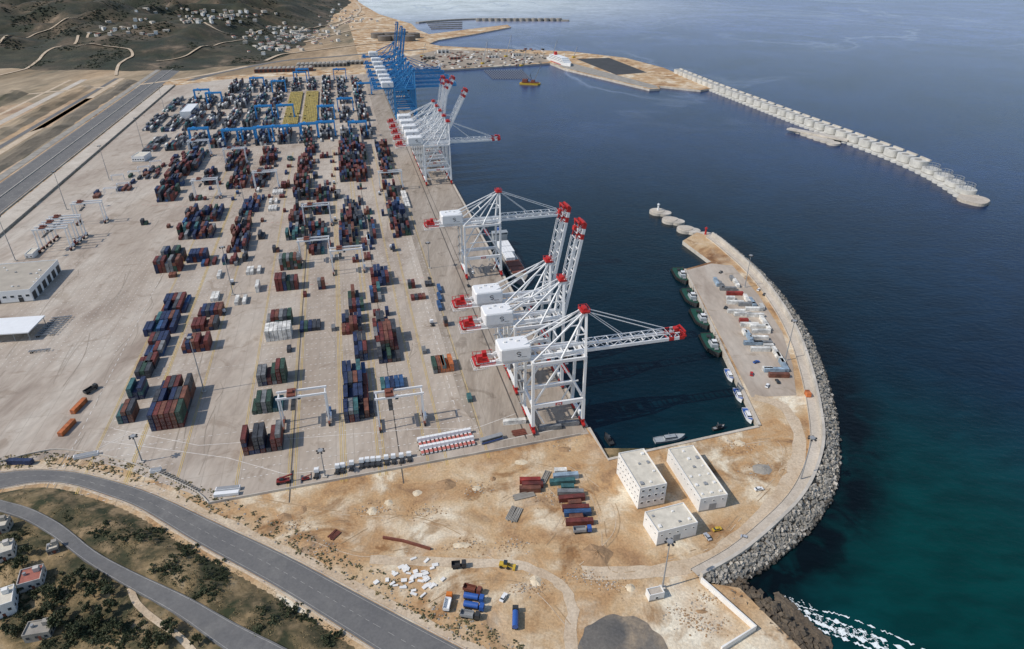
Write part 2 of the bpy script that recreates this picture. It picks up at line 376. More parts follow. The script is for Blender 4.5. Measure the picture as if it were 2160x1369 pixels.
for b,w in blocks:
    for k in range(int(600/6.4)):
        a=2+k*6.4
        for j in range(7):
            if rng.random()<.8: mb.box(AB(a,b+j*2.8,.14),(1.1,.34,.01),rz=RZ)
for k in range(34):
    for j in range(22):
        if rng.random()<.9: mb.box(AB(140+k*5,-350+j*4,.14),(.6,.5,.01),rz=RZ)
for k in range(60):
    for j in range(5):
        if rng.random()<.85: mb.box(AB(15+k*5,-98+j*4,.14),(.5,.4,.01),rz=RZ)
line_strip(mb,PX([(212,930),(480,966),(600,1000),(640,997),(860,968),(1180,905)]),.28,.14)
line_strip(mb,PX([(190,955),(270,915)]),.3,.14)
line_strip(mb,PX([(240,905),(420,940),(560,930),(880,905),(1000,905),(1090,872)]),.28,.14)
line_strip(mb,[AB(a,-66) for a in range(20,620,50)],.28,.14,dash=4)
line_strip(mb,[AB(a,-262) for a in range(0,620,50)],.28,.14,dash=3)
for k in range(9): line_strip(mb,[AB(40+k*68,-260),AB(40+k*68,-64)],.22,.145,dash=2)
struct(mb,'white_line',m_wht_line)
mb=MB()
for (x0,y0,x1,y1) in ((300,432,560,443),(560,606,700,598),(780,600,900,585),(250,345,300,340),(560,470,640,468)):
    line_strip(mb,[G(x0,y0),G(x1,y1)],.35,.15,dash=2.5)
struct(mb,'red_line',m_pink)
mb=MB()
for k in range(150):
    a=rng.uniform(0,600); b=rng.choice([-262,-208,-196,-152,-128,-102,-82,-290,-330,-380])+rng.uniform(-5,5); l=rng.uniform(15,70)
    if b<-280 and a<80: continue
    line_strip(mb,catmull([AB(a,b),AB(a+l*.5,b+rng.uniform(-3,3)),AB(a+l,b+rng.uniform(-5,5))],4),rng.uniform(.2,.5),.10+k*.0002)
struct(mb,'tyre_scuff',m_joint)
def band(name,b0,b1,a0,a1,z,m):
    mb=MB(); n=40; strip(mb,[AB(a0+(a1-a0)*i/n,b0) for i in range(n+1)],[AB(a0+(a1-a0)*i/n,b1) for i in range(n+1)],z); return struct(mb,name,m)
band('pale_channel',-441,-421,-200,1190,.12,m_pale)
band('road',-486,-446,-200,1500,.12,m_asph)
band('rail_bed',-499,-489,-200,1400,.35,m_concd)
band('service_strip',-546,-536,-200,1300,.10,m_track)
band('road',-556,-548,-200,1300,.12,m_asph)
band('service_strip',-618,-606,-200,1300,.11,m_pale)
band('dirt_road',-640,-634,-200,1300,.14,m_track)
def bank(b0,b1,h,a0,a1,m,sd_):
    mb=MB(); n=130; vs=[]
    for i in range(n+1):
        a=a0+(a1-a0)*i/n
        for k,t in enumerate((0,.2,.4,.6,.8,1)):
            z=h*math.sin(math.pi*t)*(1+.8*noise.noise(Vector((a/40,t*2,sd_))))-.1*(k in (0,5))
            vs.append(AB(a,b0+(b1-b0)*t+3*noise.noise(Vector((a/30,t,sd_+4))),max(z,-.2)))
    mb.add(vs,[(6*i+k,6*i+k+1,6*i+k+7,6*i+k+6) for i in range(n) for k in range(5)]); struct(mb,'embankment',m,recalc=True)
m_bank=layered('grey_brown_cut',[(.35,(.12,.10,.07)),(.5,(.22,.18,.13)),(.65,(.36,.29,.20))],.02,[(.35,(.10,.09,.06)),(.65,(.33,.27,.19))],.08,.008,rot=-RZ,stretch=(1,.15,1))
bank(-532,-502,4,-150,1250,m_bank,1.0); bank(-600,-566,5,-150,1200,m_ochre,2.0); bank(-700,-660,7,100,1150,m_ochre,3.0); bank(-800,-740,9,200,1150,m_bank,5.0)
mb=MB()
for b in (-484.5,-467,-464,-448): line_strip(mb,[AB(a,b) for a in range(-200,1500,50)],.3,.17)
for b in (-475.5,-456): line_strip(mb,[AB(a,b) for a in range(-200,1500,50)],.25,.17,dash=4)
struct(mb,'white_line',m_worn)
mb=MB(); wall(mb,[AB(-200,-465.5),AB(1490,-465.5)],.8,0,1.0); wall(mb,[AB(-200,-443.5),AB(1190,-443.5)],.6,0,1.2); struct(mb,'median_barrier',m_conc)
mb=MB(); wall(mb,[AB(-60,-420),AB(600,-420),AB(1180,-420)],.5,0,2.2)
tag(mb.build('perimeter_wall',m_concd),'long low grey wall between the yard and the pale channel','wall')
rq=PX([(1449,570),(1500,556),(1545,560),(1600,622),(1650,700),(1672,770),(1680,834),(1585,838)])
sheet('quay_pavement',rq,.06,m_yard)
inner=offs(crest,6.5)
if (inner[5]-G(1500,900)).length>(crest[5]-G(1500,900)).length: inner=offs(crest,-6.5)
mb=MB(); cs=catmull(crest,4); ins=catmull(inner,4); strip(mb,cs,ins,1.2)
wall(mb,ins,.4,-1,1.2); struct(mb,'crown_slab',m_pale)
mb=MB(); wall(mb,[a.lerp(b,.12) for a,b in zip(cs,ins)],1.4,0,4.6); tag(mb.build('crown_wall',m_conc),'curved concrete crown wall behind the rock armour','wall')
def track(name,px,w,z,m):
    mb=MB(); l=catmull(PX(px),6)
    A_=offs(l,w/2);B_=offs(l,-w/2)
    A_=[p+Vector((noise.noise(p/6)*1.8,noise.noise(p/6+Vector((9,9,0)))*1.8,0)) for p in A_]; B_=[p+Vector((noise.noise(p/6)*1.8,noise.noise(p/6+Vector((7,3,0)))*1.8,0)) for p in B_]
    strip(mb,A_,B_,z); return struct(mb,name,m)
track('dirt_track',[(1590,838),(1650,858),(1684,915),(1672,1000),(1600,1095),(1500,1175),(1380,1205),(1230,1208)],6.5,.07,m_track)
track('dirt_track',[(780,1180),(960,1188),(1090,1192),(1180,1230),(1205,1290),(1200,1400)],4.5,.08,m_track)
tc_=G(1302,1297); tn=72; sheet('turning_circle',[Vector((tc_.x+(16.5+1.3*noise.noise(Vector((math.cos(t*.0873)*4,math.sin(t*.0873)*4,1))))*math.cos(t*.0873),tc_.y-16.5+(16.5+1.3*noise.noise(Vector((math.cos(t*.0873)*4,math.sin(t*.0873)*4,1))))*math.sin(t*.0873),0)) for t in range(tn)],.10,m_dusty)
mb=MB(); k=0
for px in ([(520,1050),(700,1080),(900,1100),(1050,1180)],[(1050,1060),(1140,1020),(1190,1080),(1140,1160)],[(1200,980),(1280,1040),(1300,1120),(1220,1200)],
  [(1230,1000),(1270,1100),(1280,1200),(1340,1210)],[(900,1280),(1000,1230),(1120,1240),(1200,1320)],[(1540,940),(1640,930),(1650,990),(1590,1060)],
  [(720,1150),(850,1090),(1000,1120)],[(1090,970),(1180,990),(1260,990)],[(1400,1180),(1500,1150),(1560,1090)],[(640,1130),(760,1170),(860,1160)]):
    l=catmull(PX(px),10)
    for d in (-.9,.9):
        o_=offs(l,d)
        for i in range(len(o_)-1):
            if noise.noise(Vector((i*.4,k*3.3,1)))>-.05: line_strip(mb,o_[i:i+2],.34,.09+k*.0015,k%2)
        k+=1
struct(mb,'wheel_rut',[m_track,mat('damp_rut',(.36,.25,.145),.95,.3,.3,obj=False)])
# armour slope
mb=MB(); oc=catmull(outer,4); n=len(cs)
vs=[]
for a,b in zip(cs,oc):
    e=(b-a); e.z=0; e.normalize(); vs+=[(a.x,a.y,3.0),(b.x,b.y,SEA+.4),(b.x+e.x*8,b.y+e.y*8,SEA-5)]
fs=[]
for i in range(n-1):
    for k in (0,1): fs.append((3*i+k,3*i+k+1,3*i+k+4,3*i+k+3))
mb.add(vs,fs); struct(mb,'armour_slope',m_rockd,recalc=True)
mb=MB()
def rock(mb,p,s,mi=0,flat=1):
    M=Matrix.Rotation(rng.uniform(0,6.3),3,Vector((rng.uniform(-1,1),rng.uniform(-1,1),rng.uniform(-1,1))).normalized())
    vs=[]
    for q in [(-1,-1,-1),(1,-1,-1),(1,1,-1),(-1,1,-1),(-1,-1,1),(1,-1,1),(1,1,1),(-1,1,1)]:
        w=M@(Vector(q)*s*.5*rng.uniform(.7,1.1)); w.z*=flat; vs.append((p[0]+w.x,p[1]+w.y,p[2]+w.z))
    mb.add(vs,[(3,2,1,0),(4,5,6,7),(0,1,5,4),(1,2,6,5),(2,3,7,6),(3,0,4,7)],mi)
for i in range(n-1):
    a0,a1,b0,b1=cs[i],cs[i+1],oc[i],oc[i+1]
    area=(a1-a0).length*((b0-a0).length)
    for k in range(int(area/.85)):
        t=rng.random(); s=rng.random()**.9
        p=a0.lerp(a1,t).lerp(b0.lerp(b1,t),s*1.05+rng.gauss(0,.03)); p.z=3.2*(1-s)+(SEA+.4)*s+rng.uniform(-.2,.8)
        mi=2 if s>.88 and rng.random()<.7 else (1 if rng.random()<.3 else 0)
        rock(mb,p,rng.uniform(.7,1.7),mi)
tag(mb.build('armour_block',[m_armour,m_armour2,m_armour3]),'band of concrete armour blocks piled along the breakwater','armour blocks',kind='stuff')
mb=MB()
for k in range(1100):
    t=rng.random(); lx=1535+t*170+rng.uniform(-22,32); ly=1238+t*140+rng.uniform(-12,12)
    p=G(lx,ly,SEA); p.z=rng.uniform(-3.6,-.6); rock(mb,p,rng.uniform(.6,2.2),0,.7)
for k in range(420):
    lx=1640+rng.random()*110; ly=1262+(lx-1640)*.95+rng.uniform(-10,18); p=G(lx,ly,SEA); p.z=SEA+.1; rock(mb,p,rng.uniform(.8,3),0,.4)
tag(mb.build('shore_rock',m_rockd),'dark jagged rocks along the shore beside the surf','rocks',kind='stuff')
mb=MB()
for q_,(dx,dy,w0,zz0) in enumerate([(0,0,1.5,.04),(14,-12,.8,.06),(34,-22,.45,.08),(-8,10,.8,.10)]):
    l=catmull(PX([(1655+dx*.3,1275+dy*.2),(1690+dx*.6,1296+dy*.5),(1735+dx,1318+dy),(1790+dx,1338+dy),(1850+dx,1362+dy),(1920+dx,1395+dy)],SEA),26)
    A_=offs(l,0);B_=offs(l,0); tt=[]
    for i,p in enumerate(l):
        wv=w0*max(0,.35+1.6*noise.noise(Vector((i*.16,q_*5,0))))+ .25*abs(noise.noise(Vector((i*.7,q_,3))))*w0; tt.append(wv)
    for i in range(len(l)-1):
        if tt[i]<.12 and tt[i+1]<.12: continue
        a,b=l[i],l[i+1]; t=(b-a).normalized(); nn=Vector((-t.y,t.x,0)); s1=.9*noise.noise(Vector((i*.45,q_,9))); s2=.9*noise.noise(Vector(((i+1)*.45,q_,9)))
        z=SEA+zz0
        vv=[a+nn*(s1-tt[i]),b+nn*(s2-tt[i+1]),b+nn*(s2+tt[i+1]),a+nn*(s1+tt[i])]
        mb.add([(v.x,v.y,z) for v in vv],[(0,1,2,3)])
for k in range(1200):
    t=rng.random(); lx=1652+t*240+rng.gauss(0,4); ly=1268+t*112+rng.gauss(0,6)-8*math.sin(t*11)
    if noise.noise(Vector((lx/9,ly/9,7)))<.0: continue
    p=G(lx,ly,SEA+.12+rng.random()*.1); r_=rng.uniform(.04,.2); pts=[]; st=rng.uniform(1,4); ph=rng.uniform(-1.1,-.4)
    for j in range(7):
        an=j*.8976; rr=r_*rng.uniform(.45,1.2); X=math.cos(an)*rr*st;Y=math.sin(an)*rr; c_,s_=math.cos(ph),math.sin(ph)
        pts.append((p.x+X*c_-Y*s_,p.y+X*s_+Y*c_,p.z+k*.0001))
    mb.add(pts,[tuple(range(7))])
tag(mb.build('surf',m_foam),'white surf breaking on the rocks at the shore','surf',kind='stuff')
# ------------------------------------------------------------------ near hillside (lower left)
mainU=[(-60,1005),(0,998),(60,992),(150,995),(240,1015),(330,1045),(450,1100),(600,1170),(750,1250),(900,1330),(980,1372),(1080,1430)]
mainL=[(-60,1040),(0,1030),(75,1017),(145,1021),(225,1045),(300,1075),(415,1145),(560,1225),(690,1305),(790,1369),(850,1405),(930,1460)]
MU=catmull(PX(mainU),4);ML=catmull(PX(mainL),4)
def sd(x,y):
    best=1e9;sg=1
    for i in range(len(ML)-1):
        a=ML[i];b=ML[i+1];dx,dy=b.x-a.x,b.y-a.y
        t=max(0,min(1,((x-a.x)*dx+(y-a.y)*dy)/(dx*dx+dy*dy)))
        ex,ey=x-a.x-dx*t,y-a.y-dy*t; d=math.hypot(ex,ey)
        if d<best: best=d; sg=1 if dx*ey-dy*ex<0 else -1
    return best*sg
def TN(x,y):
    d=sd(x,y)
    if d<1.5: return -1.5
    return -.3+ 4.5*ss(1.5,16,d)-3.0*ss(34,70,d)+ .9*noise.noise(Vector((x/7,y/7,0)))*ss(3,8,d)
mb=MB(); nx,ny=130,110; x0,x1,y0,y1=-290,80,40,262
vs=[]
for j in range(ny+1):
    for i in range(nx+1):
        x=x0+(x1-x0)*i/nx; y=y0+(y1-y0)*j/ny; vs.append((x,y,TN(x,y)))
mb.add(vs,[(j*(nx+1)+i,j*(nx+1)+i+1,(j+1)*(nx+1)+i+1,(j+1)*(nx+1)+i) for j in range(ny) for i in range(nx)])
hs_=struct(mb,'hillside',m_slope)
for p in hs_.data.polygons: p.use_smooth=True
def hitN(px,py):
    z=3.0
    for _ in range(6):
        p=G(px,py,z); z=.5*z+.5*max(0,TN(p.x,p.y))
    p=G(px,py,z); p.z=max(0,TN(p.x,p.y)); return p
mb=MB(); strip(mb,MU,ML,.16); struct(mb,'road',m_asph)
mb=MB(); wall(mb,offs(MU,.5),.25,-.3,.32); wall(mb,offs(ML,-.5),.25,-.3,.32); struct(mb,'kerb',m_conc)
mb=MB(); c_=[a.lerp(b,.5) for a,b in zip(MU,ML)]
line_strip(mb,[a.lerp(b,.07) for a,b in zip(MU,ML)],.14,.2); line_strip(mb,[a.lerp(b,.93) for a,b in zip(MU,ML)],.14,.2); line_strip(mb,c_,.12,.2,dash=1.8)
struct(mb,'white_line',m_worn)
mb=MB()
def rag(l,d,a=.8): return [p+Vector((noise.noise(p/4)*a,noise.noise(p/4+Vector((5,5,0)))*a,0)) for p in offs(l,d)]
strip(mb,offs(MU,.9),rag(MU,4.2,1.6),.09); strip(mb,offs(ML,-.7),rag(ML,-1.5,.6),.085); struct(mb,'verge',m_track)
r2U=[(-60,1045),(0,1056),(60,1072),(130,1108),(200,1163),(280,1208),(400,1262),(500,1317),(600,1369),(680,1410)]
r2L=[(-60,1068),(0,1080),(50,1097),(110,1132),(180,1187),(260,1235),(375,1302),(470,1369),(540,1415),(600,1460)]
A=catmull([hitN(*p) for p in r2U],4);B=catmull([hitN(*p) for p in r2L],4)
zz=[]
for i in range(len(A)):
    a,b=A[i],B[i]; zz.append(max(TN(a.x,a.y),TN(b.x,b.y),TN((a.x+b.x)/2,(a.y+b.y)/2))+.45)
zz=[(zz[max(0,i-1)]+zz[i]+zz[min(len(zz)-1,i+1)])/3+.15 for i in range(len(zz))]
vs=[]
for i in range(len(A)):
    vs+=[(A[i].x,A[i].y,zz[i]-2.5),(A[i].x,A[i].y,zz[i]),(B[i].x,B[i].y,zz[i]),(B[i].x,B[i].y,zz[i]-2.5)]
mb=MB(); mb.add(vs,[(4*i+k,4*i+k+1,4*i+k+5,4*i+k+4) for i in range(len(A)-1) for k in range(3)]); struct(mb,'road',m_asph,recalc=True)
mb=MB()
for f in (.07,.93):
    l=[A[i].lerp(B[i],f) for i in range(len(A))]; vs=[]
    for i,p in enumerate(l):
        d=(B[i]-A[i]).normalized()*.07; vs+=[(p.x-d.x,p.y-d.y,zz[i]+.03),(p.x+d.x,p.y+d.y,zz[i]+.03)]
    mb.add(vs,[(2*i,2*i+1,2*i+3,2*i+2) for i in range(len(l)-1)])
struct(mb,'white_line',m_worn)
l=catmull([hitN(*p) for p in [(275,1240),(290,1275),(330,1310),(380,1345),(430,1400)]],5)
mb=MB(); a_=offs(l,1.2);b_=offs(l,-1.2); strip(mb,a_,b_,lambda p:TN(p.x,p.y)+.3); struct(mb,'path',m_track)
# ------------------------------------------------------------------ far hills
def TF(x,y):
    e=-x-(430+(y-1500)*.16)
    w=ss(0,420,e)*ss(1380,1900,y)
    if w<=0: return -4
    amp=min(1.0,(y-1150)/2400)
    n1=.5+.5*noise.noise(Vector((x/620,y/620,1.3)))
    n2=noise.noise(Vector((x/260,y/260,5))); n3=noise.noise(Vector((x/95,y/95,9))); n4=noise.noise(Vector((x/40,y/40,2)))
    rid=1-abs(noise.noise(Vector((x/420,y/420,3.1))))*2.4; rd2=1-abs(noise.noise(Vector((x/170,y/170,8.1))))*2.2
    return -4+w*(5+amp*(60*n1+72*max(0,rid)+36*n2)+(40*max(0,rd2)+17*n3)*min(1,amp*2)+4*n4)
mb=MB(); nx,ny=210,210; x0,x1,y0,y1=-5200,-350,1300,6300; vs=[]
for j in range(ny+1):
    for i in range(nx+1):
        y=y0+(y1-y0)*(j/ny)**1.5; x=x0+(x1-x0)*(1-(1-i/nx)**1.4); vs.append((x,y,TF(x,y)))
mb.add(vs,[(j*(nx+1)+i,j*(nx+1)+i+1,(j+1)*(nx+1)+i+1,(j+1)*(nx+1)+i) for j in range(ny) for i in range(nx)])
hl=struct(mb,'hills',m_hill)
for p in hl.data.polygons: p.use_smooth=True
def hitF(px,py):
    d=ray(px,py); t=500
    while t<9000:
        p=Vector((0,0,H))+d*t
        if p.z<=max(0,TF(p.x,p.y)): break
        t+=6
    p.z=max(0,TF(p.x,p.y)); return p
def hillroad(px,w,name='hill_road',m=m_track):
    l=catmull([hitF(*p) for p in px],12); a=offs(l,w/2);b=offs(l,-w/2); mb=MB()
    zz=[max(0.2,TF(l[i].x,l[i].y),TF(a[i].x,a[i].y),TF(b[i].x,b[i].y))+1.2 for i in range(len(l))]; vs=[]
    for i in range(len(l)): vs+=[(a[i].x,a[i].y,zz[i]),(b[i].x,b[i].y,zz[i])]
    mb.add(vs,[(2*i,2*i+1,2*i+3,2*i+2) for i in range(len(l)-1)]); struct(mb,name,m,recalc=True)
hillroad([(0,160),(60,145),(100,110),(130,98)],6)
hillroad([(158,95),(165,80),(190,72),(240,66),(300,58)],6)
hillroad([(245,160),(250,140),(280,115),(235,100),(165,98)],6)
hillroad([(400,40),(450,60),(540,70),(640,65),(720,45),(770,30)],6)
hillroad([(330,130),(400,118),(460,95),(520,85)],5); hillroad([(0,95),(60,80),(110,60),(180,40)],5)
hillroad([(560,130),(600,115),(680,105),(760,95),(850,88)],9,'coast_road')
hillroad([(700,60),(740,40),(760,20),(750,5)],12,'coast_road'); hillroad([(640,90),(700,75),(760,62),(820,60)],8,'coast_road')
mb=MB()
line_strip(mb,catmull(PX([(400,170),(480,150),(600,128),(700,120),(790,112),(900,104)]),6),16,.3); struct(mb,'coast_road',m_asph)
mb=MB(); line_strip(mb,catmull(PX([(0,205),(150,190),(300,178),(420,160),(520,140)]),6),12,.33); struct(mb,'coast_road',m_track)
m_osoil=layered('orange_soil',[(.35,(.30,.18,.10)),(.5,(.50,.34,.19)),(.65,(.68,.53,.38))],.008,[(.35,(.32,.21,.13)),(.65,(.60,.46,.31))],.03,.006,rot=-RZ,stretch=(1,.4,1),fine=.2)
sheet('dirt_field',PX([(0,225),(60,216),(110,222),(160,210),(215,205),(300,198),(290,215),(220,232),(150,265),(90,270),(0,300)]),.1,m_osoil)
sheet('dirt_field',PX([(0,350),(30,345),(60,330),(140,280),(220,240),(290,215),(280,230),(160,310),(60,380),(0,400)]),.1,m_osoil)
sheet('dark_stockyard',PX([(1215,124),(1285,122),(1365,153),(1300,158)]),.1,m_asphd)
sheet('basin_quay',PX([(1165,133),(1190,143),(1370,186),(1390,186),(1382,180),(1210,134)]),.12,m_concd)
sheet('works_yard',PX([(880,150),(1000,142),(1155,131),(1180,118),(1050,108),(930,104),(860,120)]),.1,layered('works_yard_soil',[(.3,(.24,.20,.155)),(.7,(.5,.42,.33))],.02,[(.3,(.18,.15,.12)),(.7,(.45,.38,.30))],.04,.01,fine=.2))
# ------------------------------------------------------------------ main breakwater
bwl=catmull(PX([(1425,153),(1500,184),(1600,222),(1700,260),(1800,297),(1900,335),(1980,372),(2045,412)]),12)
mb=MB(); wall(mb,bwl,17,-9,-1.4); struct(mb,'breakwater_base',m_caiss)
acc=[0]
for i in range(1,len(bwl)): acc.append(acc[-1]+(bwl[i]-bwl[i-1]).length)
def along(s):
    for i in range(1,len(bwl)):
        if acc[i]>=s:
            t=(s-acc[i-1])/(acc[i]-acc[i-1]); d=(bwl[i]-bwl[i-1]).normalized(); return bwl[i-1].lerp(bwl[i],t),math.atan2(d.y,d.x)
    d=(bwl[-1]-bwl[-2]).normalized(); return bwl[-1],math.atan2(d.y,d.x)
def caisson(scaf):
    r=thing('breakwater_caisson','x','caisson')
    m1=MB()
    for k in (-1,1):
        m1.cyl((k*6.0,-6,-7),(k*6.0,-6,-.9+.01*k),6.2,n=18)
        m1.cyl((k*6.0,6.5,-7),(k*6.0,6.5,-1.2+.01*k),6.0,n=18)
    m1.build('base',m_caiss,r)
    hh=7.6 if not scaf else 4
    m2=MB(); pts=[]
    for k in range(32):
        t=k*math.pi/16; cx,sy=math.cos(t),math.sin(t); q=3.0; rad=1/((abs(cx)**q+abs(sy)**q)**(1/q)); pts.append((10.6*cx*rad*.98,-1.5+8.6*sy*rad))
    m2.prism(pts,-.6,hh); m2.build('drum',m_caiss,r,recalc=True)
    if not scaf:
        m3=MB(); m3.box((0,-1.5-6.6,hh+.8),(18.5,2.4,1.6)); m3.build('parapet',m_conc,r)
        m4=MB(); m4.cyl((0,1,hh),(0,1,hh+.25),4.2,n=20); m4.build('cap_slab',m_concd,r)
    else:
        m4=MB()
        for k in range(12):
            t=k*math.pi/6; x,y=8*math.cos(t),7.2*math.sin(t)-1.5; m4.bar((x,y,4),(x,y,9),.3)
            t2=(k+1)*math.pi/6; m4.bar((x,y,9),(8*math.cos(t2),7.2*math.sin(t2)-1.5,9),.3); m4.bar((x,y,6.5),(8*math.cos(t2),7.2*math.sin(t2)-1.5,6.5),.25)
        m4.build('scaffold',m_grey,r)
    return r
c0=caisson(False); c1=caisson(True); Lt=acc[-1]; NC=int(Lt/24.0)
for i in range(NC):
    p,an=along((i+.5)*Lt/NC); sc=i>=NC-4
    base=c1 if sc else c0; first=(i==0) or (i==NC-4)
    lab=('concrete caisson topped with scaffold frames at the far end of the outer breakwater' if sc else 'rounded concrete caisson in the curved row of the outer breakwater')
    o=base if first else copytree(base)
    o.location=(p.x,p.y,0); o.rotation_euler=(0,0,an+math.pi); tag(o,lab,None,'scaffolded caissons' if sc else 'caissons of the outer breakwater')
mb=MB(); e=bwl[-1]; d=(bwl[-1]-bwl[-3]).normalized()
e2=Vector((-d.y,d.x,0)); pts=[]
for k in range(32):
    t=k*math.pi/16; rr=13*(1+.12*abs(math.cos(2*t))); q=e+d*(9+rr*1.15*math.cos(t))+e2*(rr*math.sin(t)); pts.append((q.x,q.y))
mb.prism(pts,-7,-.3)
tag(mb.build('lobed_platform',m_pale,recalc=True),'flat lobed concrete platform ending the outer breakwater','platform')
mb=MB()
for k,(x,y) in enumerate([(1690,275),(1703,280),(1717,285),(1731,290),(1745,294),(1759,299)]):
    p=G(x,y); mb.cyl((p.x,p.y,-7),(p.x,p.y,-1+.02*k),9,n=20)
p=G(1725,284); mb.box((p.x,p.y,.3),(90,10,2.2),rz=-.9)
tag(mb.build('mooring_platform',m_conc),'short concrete platform of joined caissons inside the outer breakwater','platform')
for k,(x,y,lab) in enumerate([(1388,443,'round concrete caisson carrying a light at the inner breakwater tip'),(1415,461,'second round caisson from the inner breakwater tip'),(1447,480,'third round caisson from the inner breakwater tip'),(1488,494,'round caisson with a red light post beside the crown wall')]):
    t=thing('caisson',lab,'caisson',G(x,y,0)); m1=MB(); m1.cyl((0,0,-8),(0,0,-.7),8.2,n=24); m1.cyl((6,-4,-8),(6,-4,-.9),6.5,n=20); m1.build('drum',m_conc,t)
    m2=MB(); m2.cyl((0,0,-.7),(0,0,-.1),6.2,n=20); m2.build('cap',m_pale,t)
    if k in (0,3):
        m3=MB(); m3.cyl((0,0,-.1),(0,0,5.5),1.0,.7,n=10); m3.cyl((0,0,5.5),(0,0,6),1.4,n=10); m3.cyl((0,0,6),(0,0,7.2),.6,.2,n=8); m3.build('beacon',m_white if k==0 else m_red,t)
# ------------------------------------------------------------------ containers
def cont_mesh(Lc,cn):
    m=MB(); w=2.44;h=2.59
    m.box((0,0,h/2),(w-.12,Lc-.1,h-.12))
    for i in (-1,1):
        for j in (-1,1): m.box((i*(w/2-.09),j*(Lc/2-.09),h/2),(.18,.18,h))
        m.box((i*(w/2-.07),0,.1),(.14,Lc-.36,.18)); m.box((i*(w/2-.07),0,h-.08),(.14,Lc-.36,.14))
        m.box((0,i*(Lc/2-.08),h-.1),(w-.36,.14,.18))
    me_o=m.build('tmp',m_cont[cn]); me=me_o.data; bpy.data.objects.remove(me_o); return me
def door_mesh(Lc,cn):
    m=MB(); y=-Lc/2
    for i in (-1,1):
        m.box((i*.52,y,1.27),(.98,.08,2.1),0)
        for k in (.25,.72): m.cyl((i*k,y-.08,.2),(i*k,y-.08,2.4),.035,n=5,mi=1)
    o=m.build('tmp',[m_cont[cn],m_grey]); me=o.data; bpy.data.objects.remove(o); return me
CM={};DM={}
conts=[]
ORD=['first','second','third','fourth','fifth','sixth','seventh','eighth','ninth','tenth','eleventh','twelfth','thirteenth','fourteenth','fifteenth','sixteenth','seventeenth','eighteenth','nineteenth','twentieth']
TN_=['ground','second','third','fourth','fifth','sixth']
PITCH=2.72;ROW=12.75
def stack(px,py,cols,rows,tiers,pal,phrase=None,fill=1.0,a=None,b=None,L=12.19,seed=None,irr=.45):
    r=random.Random(seed if seed is not None else int(px*7+py*13))
    if a is None: a,b=toAB(G(px,py))
    pitchr=ROW if L>10 else 6.5
    hh={}
    for c in range(cols):
        for w in range(rows):
            t=tiers if r.random()>irr else max(1,tiers-r.choice([1,1,2,3]))
            hh[c,w]=t if r.random()<fill else 0
    for c in range(cols):
        for w in range(rows):
            base=r.choice(PAL[pal])
            for t in range(hh[c,w]):
                if r.random()<.5: base=r.choice(PAL[pal])
                g=lambda cc,ww: hh.get((cc,ww),0)
                if t==hh[c,w]-1 or g(c,w-1)<=t or g(c-1,w)<=t or g(c+1,w)<=t:
                    A_=a+pitchr*w+L/2+r.uniform(-.15,.15); B_=b+PITCH*c+1.22
                    lab=None
                    if phrase:
                        s=f"{base} container, {TN_[t]} tier, {ORD[c]} from left"
                        if rows>1: s+=f", {ORD[w]} row back" if w else ", front row"
                        lab=s+", "+phrase
                    conts.append(dict(p=AB(A_,B_,.12+t*2.6),rz=RZ,L=L,c=base,lab=lab,g='containers stacked in the yard'))
near=[
(515,962,7,1,4,'R','seven-wide stack nearest the camera'),
(533,876,6,1,3,'GR','stack left of left front gantry'),
(545,816,6,1,4,'GR','green stack behind left front gantry'),
(562,722,6,1,3,'W','white stack mid yard'),
(565,693,6,1,3,'GR','stack just behind the white stack'),
(320,911,6,3,4,'R','long front-left stack'),
(386,747,6,1,3,'D','stack behind the front-left light mast'),
(406,702,6,1,2,'R','low red stack mid left'),(418,672,6,1,2,'R','red stack behind low red stack'),
(250,896,3,1,3,'B','blue leftmost front stack'),(273,846,3,1,3,'B','small stack second from leftmost front'),
(288,801,3,1,2,'GR','teal pair left column'),(289,783,4,1,2,'R','red pair left column'),
(306,757,4,2,2,'B','left column middle stack'),(305,711,7,1,2,'B','left column wide low stack'),(322,690,6,1,2,'B','left column next low stack'),(340,666,6,2,2,'B','left column back stack'),
(728,894,3,1,3,'B','front stack left of right gantry'),(760,884,3,1,2,'D','stack beside right gantry legs'),
(728,862,5,1,3,'B','second stack left of right gantry'),(728,833,5,1,3,'B','third stack left of right gantry'),(725,808,5,1,3,'B','fourth stack left of right gantry'),
(750,764,3,2,3,'B','narrow blue stack mid yard'),(722,708,5,1,3,'B','stack behind narrow blue stack'),(722,686,5,1,2,'B','five-wide low stack mid yard'),(737,660,4,1,2,'M','four-wide stack mid yard'),(735,636,3,1,3,'D','small dark stack mid yard'),
(805,828,5,1,1,'B','single layer behind right gantry'),(800,768,5,1,2,'M','stack under the tall red-blue stack'),(797,750,5,2,4,'R','tall red-blue stack'),
(790,716,4,2,3,'R','stack behind tall red-blue stack'),(783,640,3,2,2,'M','stack near yard centre'),(785,606,5,2,3,'B','blue stack near yard centre'),
(633,702,5,1,1,'M','flat row mid yard'),(915,789,3,1,2,'GR','green pair near the apron'),(931,787,3,1,2,'O','orange group near the apron'),
(583,616,6,1,4,'R','square stack mid yard'),(592,572,6,1,4,'GR','green-brown stack mid yard'),
(329,578,7,1,4,'R','tall stack far left block'),(345,556,6,1,4,'GR','tall green stack far left block'),
(394,556,6,1,3,'B','blue stack left block'),
]
for t in near: stack(*t,irr=.35 if t[5]!='W' else .2)
